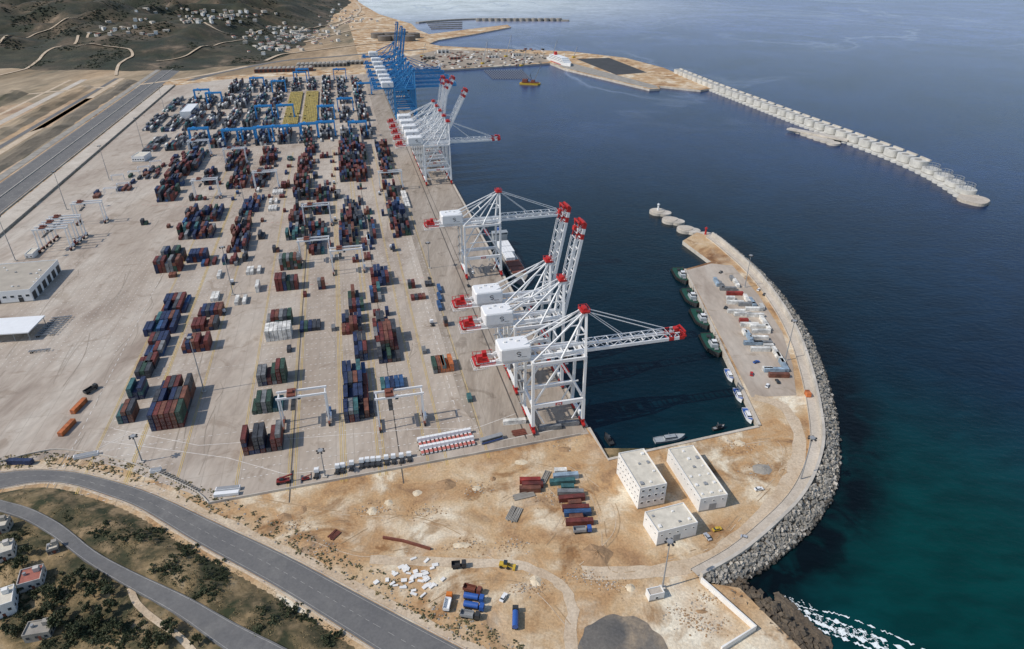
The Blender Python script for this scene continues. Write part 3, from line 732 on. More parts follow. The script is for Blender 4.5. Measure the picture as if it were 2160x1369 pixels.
singles=[(672,612,2,1,3,'R'),(640,628,1,1,1,'R'),(606,745,1,1,1,'R'),(892,748,1,1,1,'GR'),(938,690,1,1,2,'R'),(988,850,1,1,1,'GR'),(744,555,2,1,2,'R'),(862,610,2,1,2,'R'),(898,606,2,1,1,'D'),(868,635,4,1,1,'R'),
(298,476,2,1,2,'R'),(352,482,1,1,1,'GR'),(690,880,1,1,1,'B'),(780,528,1,1,1,'D'),(700,700,1,1,1,'B'),(814,668,1,1,2,'R'),(788,668,2,1,1,'R')]
sl=['red-topped pair behind the square stack','lone box near yard centre','lone box behind the green stack','lone box near the light mast by the apron','pair beside the apron edge','lone box at the apron edge','pair between two gantries','pair right of centre','pair beside the apron mast','spread row near the apron','pair on the open pavement far left','lone box on open pavement far left','lone box under the left gantry','lone box in the centre lane','lone box at end of flat row','pair right of centre block','low pair centre block']
for t,ph in zip(singles,sl): stack(*t,phrase=ph,L=6.06,irr=.3)
def field(px,py,py2,cols,tiers,pal,fill=.76,irr=.6):
    a,b=toAB(G(px,py)); a2,_=toAB(G(px,py2)); rows=max(1,int((a2-a)/ROW)); stack(px,py,cols,rows,tiers,pal,None,fill,irr=irr)
for t in [(370,508,470,6,3,'M'),(408,506,478,6,3,'B'),(388,474,440,6,3,'D'),(425,470,442,6,3,'M'),(470,560,540,4,2,'B'),(478,535,500,6,3,'R'),(484,505,470,6,3,'D'),(505,460,425,6,2,'B'),
 (448,560,548,2,2,'M'),
 (325,428,385,7,4,'M'),(345,395,350,7,4,'D'),(380,362,320,7,3,'M'),(425,392,360,4,3,'D'),(478,400,360,7,3,'R'),(476,362,320,7,3,'D'),(530,398,360,6,3,'D'),(548,350,318,6,3,'R'),(400,425,415,4,2,'D'),
 (604,508,480,6,3,'GR'),(608,482,460,6,3,'R'),(612,455,430,6,3,'D'),(618,425,400,6,4,'D'),(622,400,372,6,4,'D'),(628,368,335,6,3,'R'),(640,330,300,5,3,'D'),(675,335,325,4,2,'M'),
 (650,540,470,7,3,'M',.7),(655,455,430,7,3,'D'),(662,428,400,6,3,'D'),(678,392,385,3,1,'R'),
 (718,525,470,6,3,'M',.7),(720,475,440,6,3,'D'),(728,445,420,6,3,'B'),(718,385,340,6,4,'D'),(716,352,320,6,4,'M'),(716,320,296,7,3,'D'),(752,385,345,5,3,'D'),(752,350,300,5,4,'M'),
 (765,530,440,5,2,'M',.5),(830,500,452,6,3,'D'),(820,460,425,6,3,'B'),(814,425,390,5,3,'R'),(806,378,345,5,3,'R'),(800,345,305,6,3,'D'),(795,335,325,6,4,'M'),
 (575,412,398,4,1,'W',.8),(530,408,396,3,1,'W',.6),(562,432,418,4,1,'W',.8),(436,638,628,4,1,'W',.7),(512,582,568,6,1,'W',.8),(540,618,610,1,2,'W'),(495,645,636,3,1,'W'),(450,590,582,2,1,'W'),(430,452,440,6,1,'W',.5),(560,447,437,4,1,'W',.8),
 (855,440,400,2,1,'W',.9)]:
    field(*t)
for k in range(12):
    b=-392+27.5*k
    yl=-200<b<-160
    for a0,a1 in ((662,750),(775,895),(920,1040),(1062,1185)) if not yl else ((662,750),(775,1045),(1062,1185)):
        if b<-330 and a0>1000: continue
        if b<-380 and a0<760: continue
        rows=int((a1-a0)/ROW); pal='K'
        tiers=3 if (k*7+a0)%3 else 4
        nc=6
        if yl and a0==775: pal='Y'; tiers=1; nc=8
        if b<-350: tiers=2
        stack(0,0,nc,rows,tiers,pal,None,.8 if pal=='K' else .97,a=a0,b=b,seed=k*31+a0,irr=.65)
rs=random.Random(5)
for k in range(90):
    a=rs.uniform(250,640); b=rs.choice([-255,-232,-206,-198,-180,-153,-128,-104,-82,-72])+rs.uniform(-4,4)
    stack(0,0,rs.choice([1,1,2]),1,rs.choice([1,1,2]),rs.choice(['D','M','R','K']),None,1,a=a,b=b,L=rs.choice([6.06,12.19]),seed=900+k)
for (px,py,c_,rws) in ((245,405,5,5),(190,420,3,2),(290,380,8,4),(330,360,8,5),(370,345,6,4)):
    stack(px,py,c_,rws,1,'D',None,.35)
def free(px,py,ang,c,lab,L=12.19,z=0.1,g=None,tier=0):
    p=G(px,py); p.z=z+tier*2.6; conts.append(dict(p=p,rz=ang,L=L,c=c,lab=lab,g=g,pri=True))
for (x,y,lab) in ((168,860,'orange container lying alone on the open pavement, farther of two'),(143,906,'orange container lying alone on the open pavement, nearer of two')):
    free(x,y,RZ-.25,'orange',lab)
free(45,978,RZ+1.3,'navy blue','navy container lying across the pavement by the front-left road')
for i in range(3): free(927,612+i*18,RZ,'blue',f'blue container alone beside the apron mast, {ORD[2-i]} from near end')
qd=(G(1608,898)-G(1447,567)).normalized(); QA=math.atan2(qd.y,qd.x)-math.pi/2
# rows on the tug quay: (centre px, lie along the quay?, colour)
rq_rows=sorted([(1511,598,1),(1521,606,1),(1543,590,1),(1552,600,1),(1535,612,0),(1540,632,0),(1550,641,0),(1575,634,1),(1586,641,1),(1590,655,0),(1606,650,1),(1552,660,0),(1566,666,0),(1592,668,0),(1607,676,1),(1616,690,1),(1600,692,0),(1604,702,0),(1570,704,1),(1579,713,1),(1600,716,0),(1608,727,0),(1620,733,0),(1603,740,0),(1636,748,1),(1645,760,1),(1652,774,1),(1632,784,0),(1618,782,0),(1588,727,0),(1575,645,0),(1580,688,0)],key=lambda q:q[1])
cn_={}
for i,(x,y,al) in enumerate(rq_rows):
    c=rng.choice(['white','white','white','pale blue','grey']); hf='far' if y<668 else 'near'; k=(c,hf); cn_[k]=cn_.get(k,0)+1
    free(x,y,QA+(0 if al else math.pi/2),c,f'{c} container on {hf} half of tug quay, {ORD[cn_[k]-1]} {c} from far',L=12.19 if i%5 else 6.06)
free(1549,622,QA+math.pi/2,'red','bright red container lying across the tug quay')
free(1568,679,QA+math.pi/2,'red','bright red container beside white ones mid tug quay',L=6.06)
free(1642,795,QA+math.pi/2,'rust brown','rust brown container at the near end of the tug quay')
free(1702,838,QA,'orange','small orange container on the crown slab of the breakwater',L=4,z=1.3)
for i,c in enumerate(['red','dark red','rust brown']): free(1118+(i%2)*5,1018+i*9,RZ+1.35,c,f'{c} container in short row left of long row, {ORD[i]} from far end',L=10)
lr=[('white',1182,998,6.06),('pale blue',1193,1008,12.19),('teal',1186,1020,12.19),('teal',1197,1032,6.06),('grey',1203,1043,12.19),('dark red',1206,1055,12.19),('rust brown',1212,1066,6.06),('dark red',1214,1076,12.19),('blue',1218,1086,12.19),('rust brown',1215,1096,6.06),('dark red',1222,1105,12.19)]
for i,(c,x,y,l_) in enumerate(lr):
    free(x,y,RZ+1.38+rng.uniform(-.08,.08),c,f'{c} container in long row left of white buildings, {ORD[i]} from far end',L=l_)
for i,(x,y) in enumerate([(1085,893),(1160,905),(1197,897)]): free(x,y,RZ+1.45,'grey' if i else 'white',f'{"grey" if i else "white"} container at the foot of the nearest crane, {ORD[i]} from left')
for c in conts: c['d']=(c['p']-Vector((0,0,H))).length - (1000 if c.get('pri') else 0) + (0 if c['lab'] else 3000)
conts.sort(key=lambda c:c['d'])
seen={}
NI=300; rest=MB(); MI={k:i for i,k in enumerate(CN)}
for i,c in enumerate(conts):
    if i<NI and c['lab']:
        key=(c['L'],c['c'])
        if key not in CM: CM[key]=cont_mesh(*key); DM[key]=door_mesh(*key)
        o=bpy.data.objects.new('shipping_container',CM[key]); col.objects.link(o); o.location=c['p']; o.rotation_euler=(0,0,c['rz'])
        tag(o,c['lab'],'container',c['g'] or 'loose containers outside the stacks')
        d=bpy.data.objects.new('door',DM[key]); col.objects.link(d); d.parent=o
        seen.setdefault(c['lab'],0); seen[c['lab']]+=1
    else:
        p=c['p']; rest.box((p.x,p.y,p.z+1.29),(2.42,c['L']-.05,2.57),MI[c['c']],rz=c['rz'])
tag(rest.build('distant_container',[m_cont[k] for k in CN]),'hundreds of stacked containers filling the middle and far yard','containers',kind='stuff')
print('containers',len(conts),'dups',[k for k,v in seen.items() if v>1][:5],'long',[k for k in seen if len(k.split())>16][:4])
# ------------------------------------------------------------------ ship-to-shore cranes
def swirl(mb,c,s,mi=0):
    pts=[]
    for k in range(13):
        t=R(20+k*18); pts.append((math.cos(t)*1.0,math.sin(t)*.62+.6))
    for k in range(13):
        t=R(90-k*18); pts.append((math.cos(t)*1.0,math.sin(t)*.62-.62))
    for i in range(len(pts)-1):
        a,b=pts[i],pts[i+1]; mb.bar((c[0]+a[0]*s,c[1],c[2]+a[1]*s),(c[0]+b[0]*s,c[1],c[2]+b[1]*s),.05,.38,mi)
def sts(m1,m2,ang,label,group,blue=False):
    r=thing('ship_to_shore_crane',label,'crane',(0,0,0),0,group)
    X0,X1=0,-27.5
    for x in (X0,X1):
        for s in (-1,1):
            MB().bar((x,s*9,3.6),(x,s*8.2,17),1.7,1.5).bar((x,s*8.2,17),(x,s*7.6,43),1.4,1.3).build('leg',m1,r)
            b=MB(); b.box((x,s*8.2,1.9),(1.3,7.5,1.2)); b.bar((x,s*9,2.4),(x,s*9,4.4),1.7,1.7)
            for k in range(4): b.cyl((x-.5,s*8.2-2.9+k*1.95,.65),(x+.5,s*8.2-2.9+k*1.95,.65),.6,n=8,mi=1)
            b.build('bogie',[m2,m_dark],r)
        MB().bar((x,-9,5.2),(x,9,5.2),1.4,2.0).build('sill_beam',m1,r)
        MB().bar((x,-7.6,42),(x,7.6,42),1.3,2.2).build('cross_beam',m1,r)
        MB().bar((x,-8.2,17),(x,8.2,17),1.0,1.5).build('cross_beam',m1,r)
    for s in (-1,1):
        y=s*8.3
        MB().bar((X1,y,16.5),(X0,y,16.5),1.3,2.2).build('portal_beam',m1,r)
        y2=s*7.9
        b=MB(); b.bar((X1,y,17.5),(-13,y2,41),.9); b.bar((X0,y,17.5),(-13,y2,41),.9); b.bar((X1,y2,42),(X0,y2,42),1.0,1.6)
        b.bar((X1,y,17),(X1+6,s*8.8,5.5),.6); b.bar((X0,y,17),(X0-6,s*8.8,5.5),.6); b.bar((-24,y,29),(-3.5,y,29),.6)
        b.build('brace',m1,r)
    b=MB()
    for s in (-1,1):
        b.bar((-54,s*3.4,43.5),(1.5,s*3.4,43.5),1.2,2.0); b.bar((-54,s*5.2,43),(1.5,s*5.2,43),1.0,.15)
        b.bar((-54,s*5.6,44.2),(1.5,s*5.6,44.2),.12)
    for x in range(-52,2,7): b.bar((x,-3.4,42.8),(x,3.4,42.8),.6)
    b.build('girder',m1,r)
    b=MB()
    for s in (-1,1):
        b.bar((0,s*7.4,43),(1.0,s*2.0,65),1.2); b.bar((-13,s*7.4,43),(0,s*2.0,64),.8); b.bar((-27.5,s*7.4,43.5),(-.5,s*2,65),.7)
        b.bar((.5,s*4.7,54),(-6.5,s*4.7,54),.5); b.bar((-20,s*5.8,49.5),(-13,s*7.4,43),.5)
    b.bar((.5,-4.8,54),(.5,4.8,54),.7); b.bar((-14,-5,53.5),(-14,5,53.5),.5)
    b.build('a_frame',m1,r)
    b=MB(); b.box((.5,0,65.4),(4.4,6.4,.9)); b.box((.5,0,66.5),(1.8,4.2,1.4))
    for s in (-1,1):
        b.bar((-1.7,s*3.2,66.9),(2.7,s*3.2,66.9),.2); b.bar((.5+s*2.2,-3.2,66.9),(.5+s*2.2,3.2,66.9),.2)
    b.build('apex_platform',m2,r)
    b=MB()
    for s in (-1,1):
        b.bar((0,s*2,65),(-46,s*3.4,44.5),.45); b.bar((0,s*2,65),(-33,s*3.4,51),.3)
    b.build('backstay',m1,r)
    bo=MB(); Lb=55
    def seg(x0,x1,mi):
        for s in (-1,1):
            bo.bar((x0,s*3.2,0),(x1,s*3.2,0),1.0,1.7,mi); bo.bar((x0,s*3.0,3.2),(x1,s*3.0,3.2),.4,.4,mi)
            n=max(1,int((x1-x0)/5)); st=(x1-x0)/n
            for k in range(n):
                xa=x0+k*st; bo.bar((xa,s*3.2,.9),(xa+st/2,s*3,3.1),.32,None,mi); bo.bar((xa+st/2,s*3,3.1),(xa+st,s*3.2,.9),.32,None,mi)
        n=max(1,int((x1-x0)/6))
        for k in range(n+1):
            x=x0+(x1-x0)*k/n; bo.bar((x,-3,3.2),(x,3,3.2),.3,None,mi); bo.bar((x,-3.2,-.3),(x,3.2,-.3),.5,None,mi)
    seg(0,Lb-9,0)
    bm_=bo.build('boom',m1,r,loc=(1.6,0,43.5)); bm_.rotation_euler=(0,-ang,0)
    bo=MB(); seg(Lb-9,Lb-6,1); seg(Lb-6,Lb-3,0); seg(Lb-3,Lb,1); bo.box((Lb+.3,0,1.0),(.9,8,1.0),1)
    for s in (-1,1):
        bo.bar((Lb-2,s*4,1.4),(Lb+.6,s*4,1.4),.3,.3,1); bo.bar((Lb,s*3.6,0),(Lb,s*3.6,3.8),.4,.4,1); bo.bar((Lb-2,s*3.2,3.4),(Lb,s*3.6,3.6),.4,.4,1)
    bo.bar((Lb,-3.6,3.8),(Lb,3.6,3.8),.5,.5,1); bo.box((Lb-4,0,4.2),(2.2,2.6,1.2),1)
    bo.build('boom_tip',[m1,m2],bm_)
    b=MB(); ca,sa=math.cos(ang),math.sin(ang)
    def bp_(x,y,z): return (1.6+x*ca-z*sa,y,43.5+x*sa+z*ca)
    for s in (-1,1):
        if ang<.3:
            b.bar((1,s*2,65.4),bp_(22,s*3,3.4),.32); b.bar((1,s*2,65.4),bp_(46,s*3,3.4),.36)
        else:
            b.bar((1,s*2,65.4),bp_(24,s*3,3.4),.3); b.bar(bp_(24,s*3,3.9),bp_(46,s*3,3.9),.26)
    b.build('forestay',m1,r)
    h=MB(); pts=[(-44,-5.2),(-43.2,-5.8),(-28.8,-5.8),(-28,-5.2),(-28,5.2),(-28.8,5.8),(-43.2,5.8),(-44,5.2)]
    h.prism(pts,44.9,50.9,0); h.prism(pts,50.9,51.6,0,.94)
    mh=h.build('machinery_house',m_white,r,recalc=True)
    l=MB(); swirl(l,(-34.5,-5.86,48),1.0); l.bar((-33,-5.86,46.2),(-30.4,-5.86,46.2),.05,.2); l.build('logo',m_dark if not blue else m_blue,mh)
    l=MB()
    for k in range(3): l.box((-40+k*3.2,1+(k%2)*2,52),(1.2,1.2,.6))
    l.build('roof_vent',m_wwall,mh)
    b=MB(); b.box((-52,0,44.6),(6,8,.5))
    for s in (-1,1):
        b.bar((-56,s*4.4,43.5),(-46,s*4.4,43.5),.4,.9); b.bar((-56,s*4.4,46.3),(-46,s*4.4,46.3),.18)
        for k in range(6): b.bar((-56+k*2,s*4.4,43.5),(-56+k*2,s*4.4,46.3),.18)
    b.box((-53.5,-2,46.2),(2.4,2.4,3)); b.box((-50.5,2,46),(2.2,2.6,2.6)); b.bar((-56,-4.4,43.5),(-56,4.4,43.5),.9); b.bar((-56,-4.4,46.3),(-56,4.4,46.3),.2)
    b.build('rear_platform',m2,r)
    b=MB()
    for k in range(9): b.bar((-57+k*.9,-4.6,41.3),(-57+k*.9,4.6,41.3),.15)
    for s in (-1,1): b.bar((-57,s*4.6,41.3),(-49.5,s*4.6,41.3),.3); b.bar((-57,s*4.6,41.3),(-56,s*4.4,43.5),.25)
    b.build('maintenance_cradle',m1,r)
    c=MB(); c.box((-9,0,39.4),(3.2,2.6,2.6)); cb=c.build('operator_cab',m1,r)
    c=MB(); c.box((-7.35,0,39.2),(.12,2.3,1.8)); c.box((-9,-1.33,39.2),(2.4,.1,1.4)); c.build('window',m_glass,cb)
    t=MB(); t.box((-9,0,41.4),(6,6.2,1.1)); t.box((-9,0,33.5),(2.4,12.5,.6),1)
    for s in (-1,1):
        for q in (-1,1): t.bar((-9+q,s*2,41),(-9+q,s*2,33.8),.09,None,2)
    t.build('trolley_spreader',[m1,m2,m_dark],r)
    st=MB(); z=5; k=0
    while z<40:
        d=1 if k%2 else -1; st.bar((-29.4,9.6-d*2.5,z),(-29.4,9.6+d*2.5,z+3.6),.8,.25); st.box((-29.4,9.6+d*3,z+3.6),(1.6,1.4,.15)); z+=3.6;k+=1
    st.build('stair',m_grey,r)
    if not blue:
        s_=MB(); s_.box((-13.7,-9.1,16.5),(3.6,.12,1.5),0)
        sg=s_.build('sign_plate',m_red,r); s_=MB()
        for q in (-1,0,1): s_.box((-13.7+q*.9,-9.18,16.5),(.55,.05,.8))
        s_.build('sign_lettering',m_white,sg)
    return r
gp='white and red quay cranes'
def cpos(a): return AB(a,-2.5,.1)
W_down=sts(m_white,m_red,0,'white crane nearest the camera, boom lowered over the basin',gp); W_down.location=cpos(11); W_down.rotation_euler=(0,0,RZ)
W_up=sts(m_white,m_red,R(80),'white crane with raised boom, directly behind the nearest crane',gp); W_up.location=cpos(48); W_up.rotation_euler=(0,0,RZ)
W_mid=sts(m_white,m_red,R(62),'white crane with half raised slanting boom in the far white group',gp); W_mid.location=cpos(476); W_mid.rotation_euler=(0,0,RZ)
copytree(W_up,cpos(74),RZ,'white crane with raised boom, farther of the front raised pair',gp)
copytree(W_down,cpos(205),RZ,'white crane with lowered boom standing beside the small cargo ship',gp)
copytree(W_down,cpos(448),RZ,'white crane with lowered boom, front of the far white group',gp)
copytree(W_up,cpos(504),RZ,'white crane with raised boom, third in the far white group',gp)
copytree(W_up,cpos(531),RZ,'white crane with raised boom, fourth in the far white group',gp)
copytree(W_mid,cpos(560),RZ,'white crane with slanting boom, last in the far white group',gp)
gb='blue quay cranes'
B_down=sts(m_blue,m_blue,0,'blue crane nearest the white group, boom lowered',gb,True); B_down.location=cpos(770); B_down.rotation_euler=(0,0,RZ); B_down.scale=(1.1,)*3
for i,a in enumerate((805,842,890,930)): copytree(B_down,cpos(a),RZ,f'blue crane with lowered boom, {ORD[i+1]} of the lowered ones from the near end',gb)
B_up=sts(m_blue,m_blue,R(80),'blue crane with raised boom, first of the raised ones from near end',gb,True); B_up.location=cpos(985); B_up.rotation_euler=(0,0,RZ); B_up.scale=(1.1,)*3
for i,a in enumerate((1035,1120)): copytree(B_up,cpos(a),RZ,f'blue crane with raised boom, {ORD[i+1]} of the raised ones from near end',gb)
# ------------------------------------------------------------------ yard gantries
def rtg(m1,acc_,label,group,k=1.0):
    r=thing('yard_gantry_crane',label,'gantry crane',(0,0,0),RZ,group); S=11.8
    for s in (-1,1):
        for y in (-3.6,3.6):
            MB().bar((s*S,y,1.9),(s*S,y*.86,19.3),.75*k,.65*k).build('leg',m1,r)
            w=MB(); w.cyl((s*S-.45,y,.85),(s*S+.45,y,.85),.85,n=12); w.cyl((s*S-.45,y*1.45,.85),(s*S+.45,y*1.45,.85),.85,n=12); w.build('wheel',m_tyre,r)
        MB().box((s*S,0,2.0),(1.0*k,11.6,.9*k)).build('sill_beam',acc_,r)
        MB().bar((s*S,-3.2,18.8),(s*S,3.2,18.8),.6*k,.8*k).build('end_tie',m1,r)
    for y in (-3.1,3.1): MB().box((0,y,19.9),(25.5,.7*k,1.1*k)).build('girder',m1,r)
    t=MB(); t.box((-5,0,21),(4.4,7.0,.7)); t.box((-5.4,0,21.8),(2.6,2.6,1.2)); t.box((-5,0,14),(2.2,12.0,.4),1)
    for q in (-1,1):
        for y in (-2,2): t.bar((-5+q*.8,y,20.6),(-5+q*.8,y,14.2),.09,None,1)
    t.build('trolley',[m1 if m1 is not m_white else m_rust,m_dark],r)
    c=MB(); c.box((-1.4,-1,18.2),(1.8,1.8,2)); cb=c.build('cab',m1,r); g=MB(); g.box((-1.4,-1.94,18.1),(1.5,.08,1.4)); g.build('window',m_glass,cb)
    MB().box((S+1.0,0,3.2),(1.1,4.2,1.7)).build('engine_box',m1,r)
    return r
gw='white rubber tyred yard gantries'; R0=rtg(m_white,m_rust,'x',gw)
RW=[(648,893,'white gantry spanning the front left lanes, nearest left one'),(848,893,'white gantry spanning the front lanes, nearest the quay'),
(736,573,'white gantry mid yard, right of a pair near the centre'),(668,552,'white gantry over dark stacks, left of a pair near the centre'),
(440,418,'white gantry beside the far left stacks in the middle distance'),(826,400,'white gantry near the quay in the middle distance'),
(425,330,'white gantry at the back of the left blocks'),(500,348,'white gantry over red stacks at the back left'),
(672,475,'white gantry above centre stacks in the middle distance'),(565,400,'white gantry beside a row of white boxes')]
for i,(x,y,l) in enumerate(RW):
    p=G(x,y); p.z=.12
    if i==0: R0.location=p; R0['label']=l
    else: copytree(R0,p,RZ,l,gw)
for i,(x,y) in enumerate([(122,527),(136,515),(150,503),(196,470)]):
    p=G(x,y); p.z=.12; copytree(R0,p,RZ,f'white gantry parked at the left edge, {ORD[i]} from near end','white gantries parked by the left perimeter')
gB='blue rubber tyred yard gantries'; R1=rtg(m_blue2,m_blue2,'x',gB,2.0)
RB=[(425,303),(495,306),(525,304),(560,300),(590,298),(620,297),(655,292),(690,288),(757,288),(560,252),(605,250),(690,252),(730,235),(545,188),(590,195),(635,175),(718,168),(770,200),(430,215),(455,222),(640,168)]
DL=['front row']*9+['second row']*4+['back row']*5+['beside white shed']*2+['back row']
cnt={}
for i,(x,y) in sorted(enumerate(RB),key=lambda q:q[1][0]):
    p=G(x,y); p.z=.12; k=DL[i]; cnt[k]=cnt.get(k,0)+1
    l=f'blue yard gantry in the far terminal, {k}, {ORD[cnt[k]-1]} from left'
    if sum(cnt.values())==1: R1.location=p; R1['label']=l
    else: copytree(R1,p,RZ,l,gB)
fr=MB()
for s in (-1,1):
    fr.bar((s*6,-2,0),(s*6,-2,6),.4);fr.bar((s*6,2,0),(s*6,2,6),.4);fr.bar((s*6,-2,6),(s*6,2,6),.4)
fr.bar((-6,-2,6),(6,-2,6),.5);fr.bar((-6,2,6),(6,2,6),.5)
f_=fr.build('straddle_frame',m_white)
for i,(x,y) in enumerate([(235,408),(262,398),(250,380),(285,372),(305,362),(330,350)]):
    o=f_ if i==0 else f_.copy()
    if i: col.objects.link(o)
    o.location=G(x,y,.1); o.rotation_euler=(0,0,RZ+.1*(i%3)); tag(o,'low white steel frame standing in the left staging area','frame','white frames in the staging area')
# ------------------------------------------------------------------ light masts
def mast(h):
    r=thing('light_mast','x','light mast'); MB().cyl((0,0,0),(0,0,h),.38,.18,n=8).build('pole',m_grey,r)
    b=MB(); b.cyl((0,0,h),(0,0,h+.5),1.3,1.3,n=10); c=b.build('lamp_ring',m_grey,r)
    for k in range(6):
        t=k*math.pi/3; MB().box((1.7*math.cos(t),1.7*math.sin(t),h-.1),(.8,.8,.5),rz=t).build('lamp',m_dark,c)
    MB().box((0,0,.3),(2.2,2.2,.6)).build('footing',m_conc,r)
    return r
MASTS=[(33,550,38,'leftmost tall light mast at the yard edge beside the workshop'),(141,442,38,'tall mast left of the parked white gantries'),(231,380,38,'tall mast beside the staging area frames'),(302,312,38,'tall mast on the left edge near the small office'),(348,236,38,'farthest tall mast on the left edge'),
(492,622,38,'tall mast among white boxes mid yard'),(431,826,36,'tall mast behind the long front-left stack'),(300,974,16,'light mast at the front-left yard corner'),(686,1005,16,'light mast beside the row of black tractors'),(906,566,22,'light mast between the yard and the crane rails'),
(1571,606,26,'light mast at the far end of the tug quay'),(1656,760,28,'light mast at the near end of the tug quay'),(1688,1014,26,'light mast beside the curved dirt track'),(1397,1240,26,'light mast with square footing below the smallest white building'),(518,440,30,'light mast among middle distance stacks')]
for x,y,h,l in MASTS:
    r=mast(h); r.location=G(x,y,.1); tag(r,l,None,'light masts')
# ------------------------------------------------------------------ buildings
def bldg(name,label,P0,P1,P3,h,wallm,roofm,front=None,right=None,left=None,units=0,par=.7,pan=None):
    a,b,c=G(*P0,h),G(*P1,h),G(*P3,h)
    W=(b-a).length; vy=(c-b); D=vy.length
    an=math.atan2(vy.y,vy.x)-math.pi/2
    r=thing(name,label,'building',(b.x,b.y,.05),an)
    w=MB(); w.box((-W/2,D/2,h/2),(W,D,h)); w.build('wall',wallm,r)
    MB().box((-W/2,-.06,.35),(W+.1,.12,.7)).build('plinth',m_concd,r)
    p=MB()
    for (cx,cy,sx,sy) in ((-W/2,.15,W,.3),(-W/2,D-.15,W,.3),(-.15,D/2,.3,D-.6),(-W+.15,D/2,.3,D-.6)): p.box((cx,cy,h+par/2),(sx,sy,par))
    p.build('parapet',wallm,r)
    rf=MB(); rf.box((-W/2,D/2,h+.06),(W-.6,D-.6,.12)); ro=rf.build('roof',roofm,r)
    rr=random.Random(int(P0[0])); nx_=max(1,int(W/4)); ny_=max(1,int(D/5))
    if units:
        for i in range(nx_):
            for j in range(ny_):
                if rr.random()<units:
                    u=MB(); x=-W+ (i+.5)*W/nx_; y=(j+.5)*D/ny_; s=rr.uniform(.8,1.4); u.box((x,y,h+.12+s*.3),(s,s*rr.uniform(.8,1.5),s*.6)); u.build('roof_unit',m_wwall if rr.random()<.7 else m_grey,ro)
    def face(side,spec):
        n,rows,ww,hh,z0,dz,kind=spec
        LL=W if side=='front' else D
        for j in range(rows):
            for i in range(n):
                t=(i+.5)*LL/n; z=z0+j*dz
                f=MB(); g=MB()
                if side=='front':
                    f.box((-W+t,-.04,z),(ww+.3,.1,hh+.3)); g.box((-W+t,-.1,z),(ww,.06,hh))
                elif side=='right':
                    f.box((.04,t,z),(.1,ww+.3,hh+.3)); g.box((.1,t,z),(.06,ww,hh))
                else:
                    f.box((-W-.04,t,z),(.1,ww+.3,hh+.3)); g.box((-W-.1,t,z),(.06,ww,hh))
                fo=f.build(kind,m_wwall if kind=='window' else m_grey,r); g.build('pane' if kind=='window' else 'panel',m_glass if kind=='window' else (pan or m_grey),fo)
    for sd_n,spx in (('front',front),('right',right),('left',left)):
        for sp in (spx or []): face(sd_n,sp)
    return r
bldg('office_building','tallest white flat-roofed building, left of the three in the dirt lot',(1352,1036),(1407,1022),(1358,948),12,m_wwall,m_roofc,front=[(4,3,1.1,.9,3.6,3.6,'window')],left=[(9,3,.8,.6,3.4,3.6,'window')],units=.3)
bldg('warehouse','long white flat-roofed building, right of the three in the dirt lot',(1478,1055),(1535,1045),(1462,941),7.5,m_wwall,m_roofc,front=[(1,1,3.2,3.8,2,1,'door'),(3,1,.7,.5,6,1,'window')],left=[(10,1,.7,.5,5.8,1,'window')],units=.75)
bldg('warehouse','smallest white flat-roofed building, nearest the camera in the dirt lot',(1388,1125),(1472,1104),(1441,1062),7.5,m_wwall,m_roofc,front=[(1,1,3,3.6,1.9,1,'door'),(5,1,.8,.5,5.8,1,'window')],left=[(3,1,.7,.5,5.6,1,'window')],units=.75)
bldg('workshop','white workshop with tall bay doors at the left edge of the yard',(-95,634),(62,612),(122,549),9,m_white,mat('tan_roof',(.40,.36,.30),.9,.15,.1),right=[(6,1,5.6,5.8,3.2,1,'door')],front=[(9,1,2.4,1.6,5,1,'window'),(3,1,3,3.4,2,1,'door')],units=.12,pan=m_dark)
bldg('hut','small white office hut beside the tall left-edge light mast',(50,540),(68,537),(82,524),3.5,m_wwall,m_roofc,front=[(2,1,1,1,1.8,1,'window')])
bldg('warehouse','white warehouse between blue gantries at the far left',(380,236),(402,236),(418,219),11,m_white,m_white,right=[(5,1,4,4,3,1,'door')])
bldg('office_building','small white flat office at the left yard edge in the distance',(275,333),(303,331),(318,321),6,m_white,m_roofc,front=[(5,1,1.6,1.2,3,1,'window')])
bldg('hut','tiny square hut at the foot of the near light mast',(1372,1262),(1402,1252),(1394,1237),3,m_wwall,m_pale,front=[(1,1,1,1,1.5,1,'window')])
r=thing('canopy','white flat canopy on posts at the left edge of the yard','canopy',(0,0,0)); a,b,c=G(-75,712,6),G(60,703,6),G(86,668,6)
W=(b-a).length;D=(c-b).length; an=math.atan2((b-a).y,(b-a).x); r.location=(a.x,a.y,.1); r.rotation_euler=(0,0,an)
MB().box((W/2,D/2,6.3),(W,D,.7)).build('roof',m_white,r)
for i in range(5):
    for j in (0,1): MB().cyl((1+(W-2)*i/4,1+(D-2)*j,0),(1+(W-2)*i/4,1+(D-2)*j,6),.25,n=6).build('post',m_grey,r)
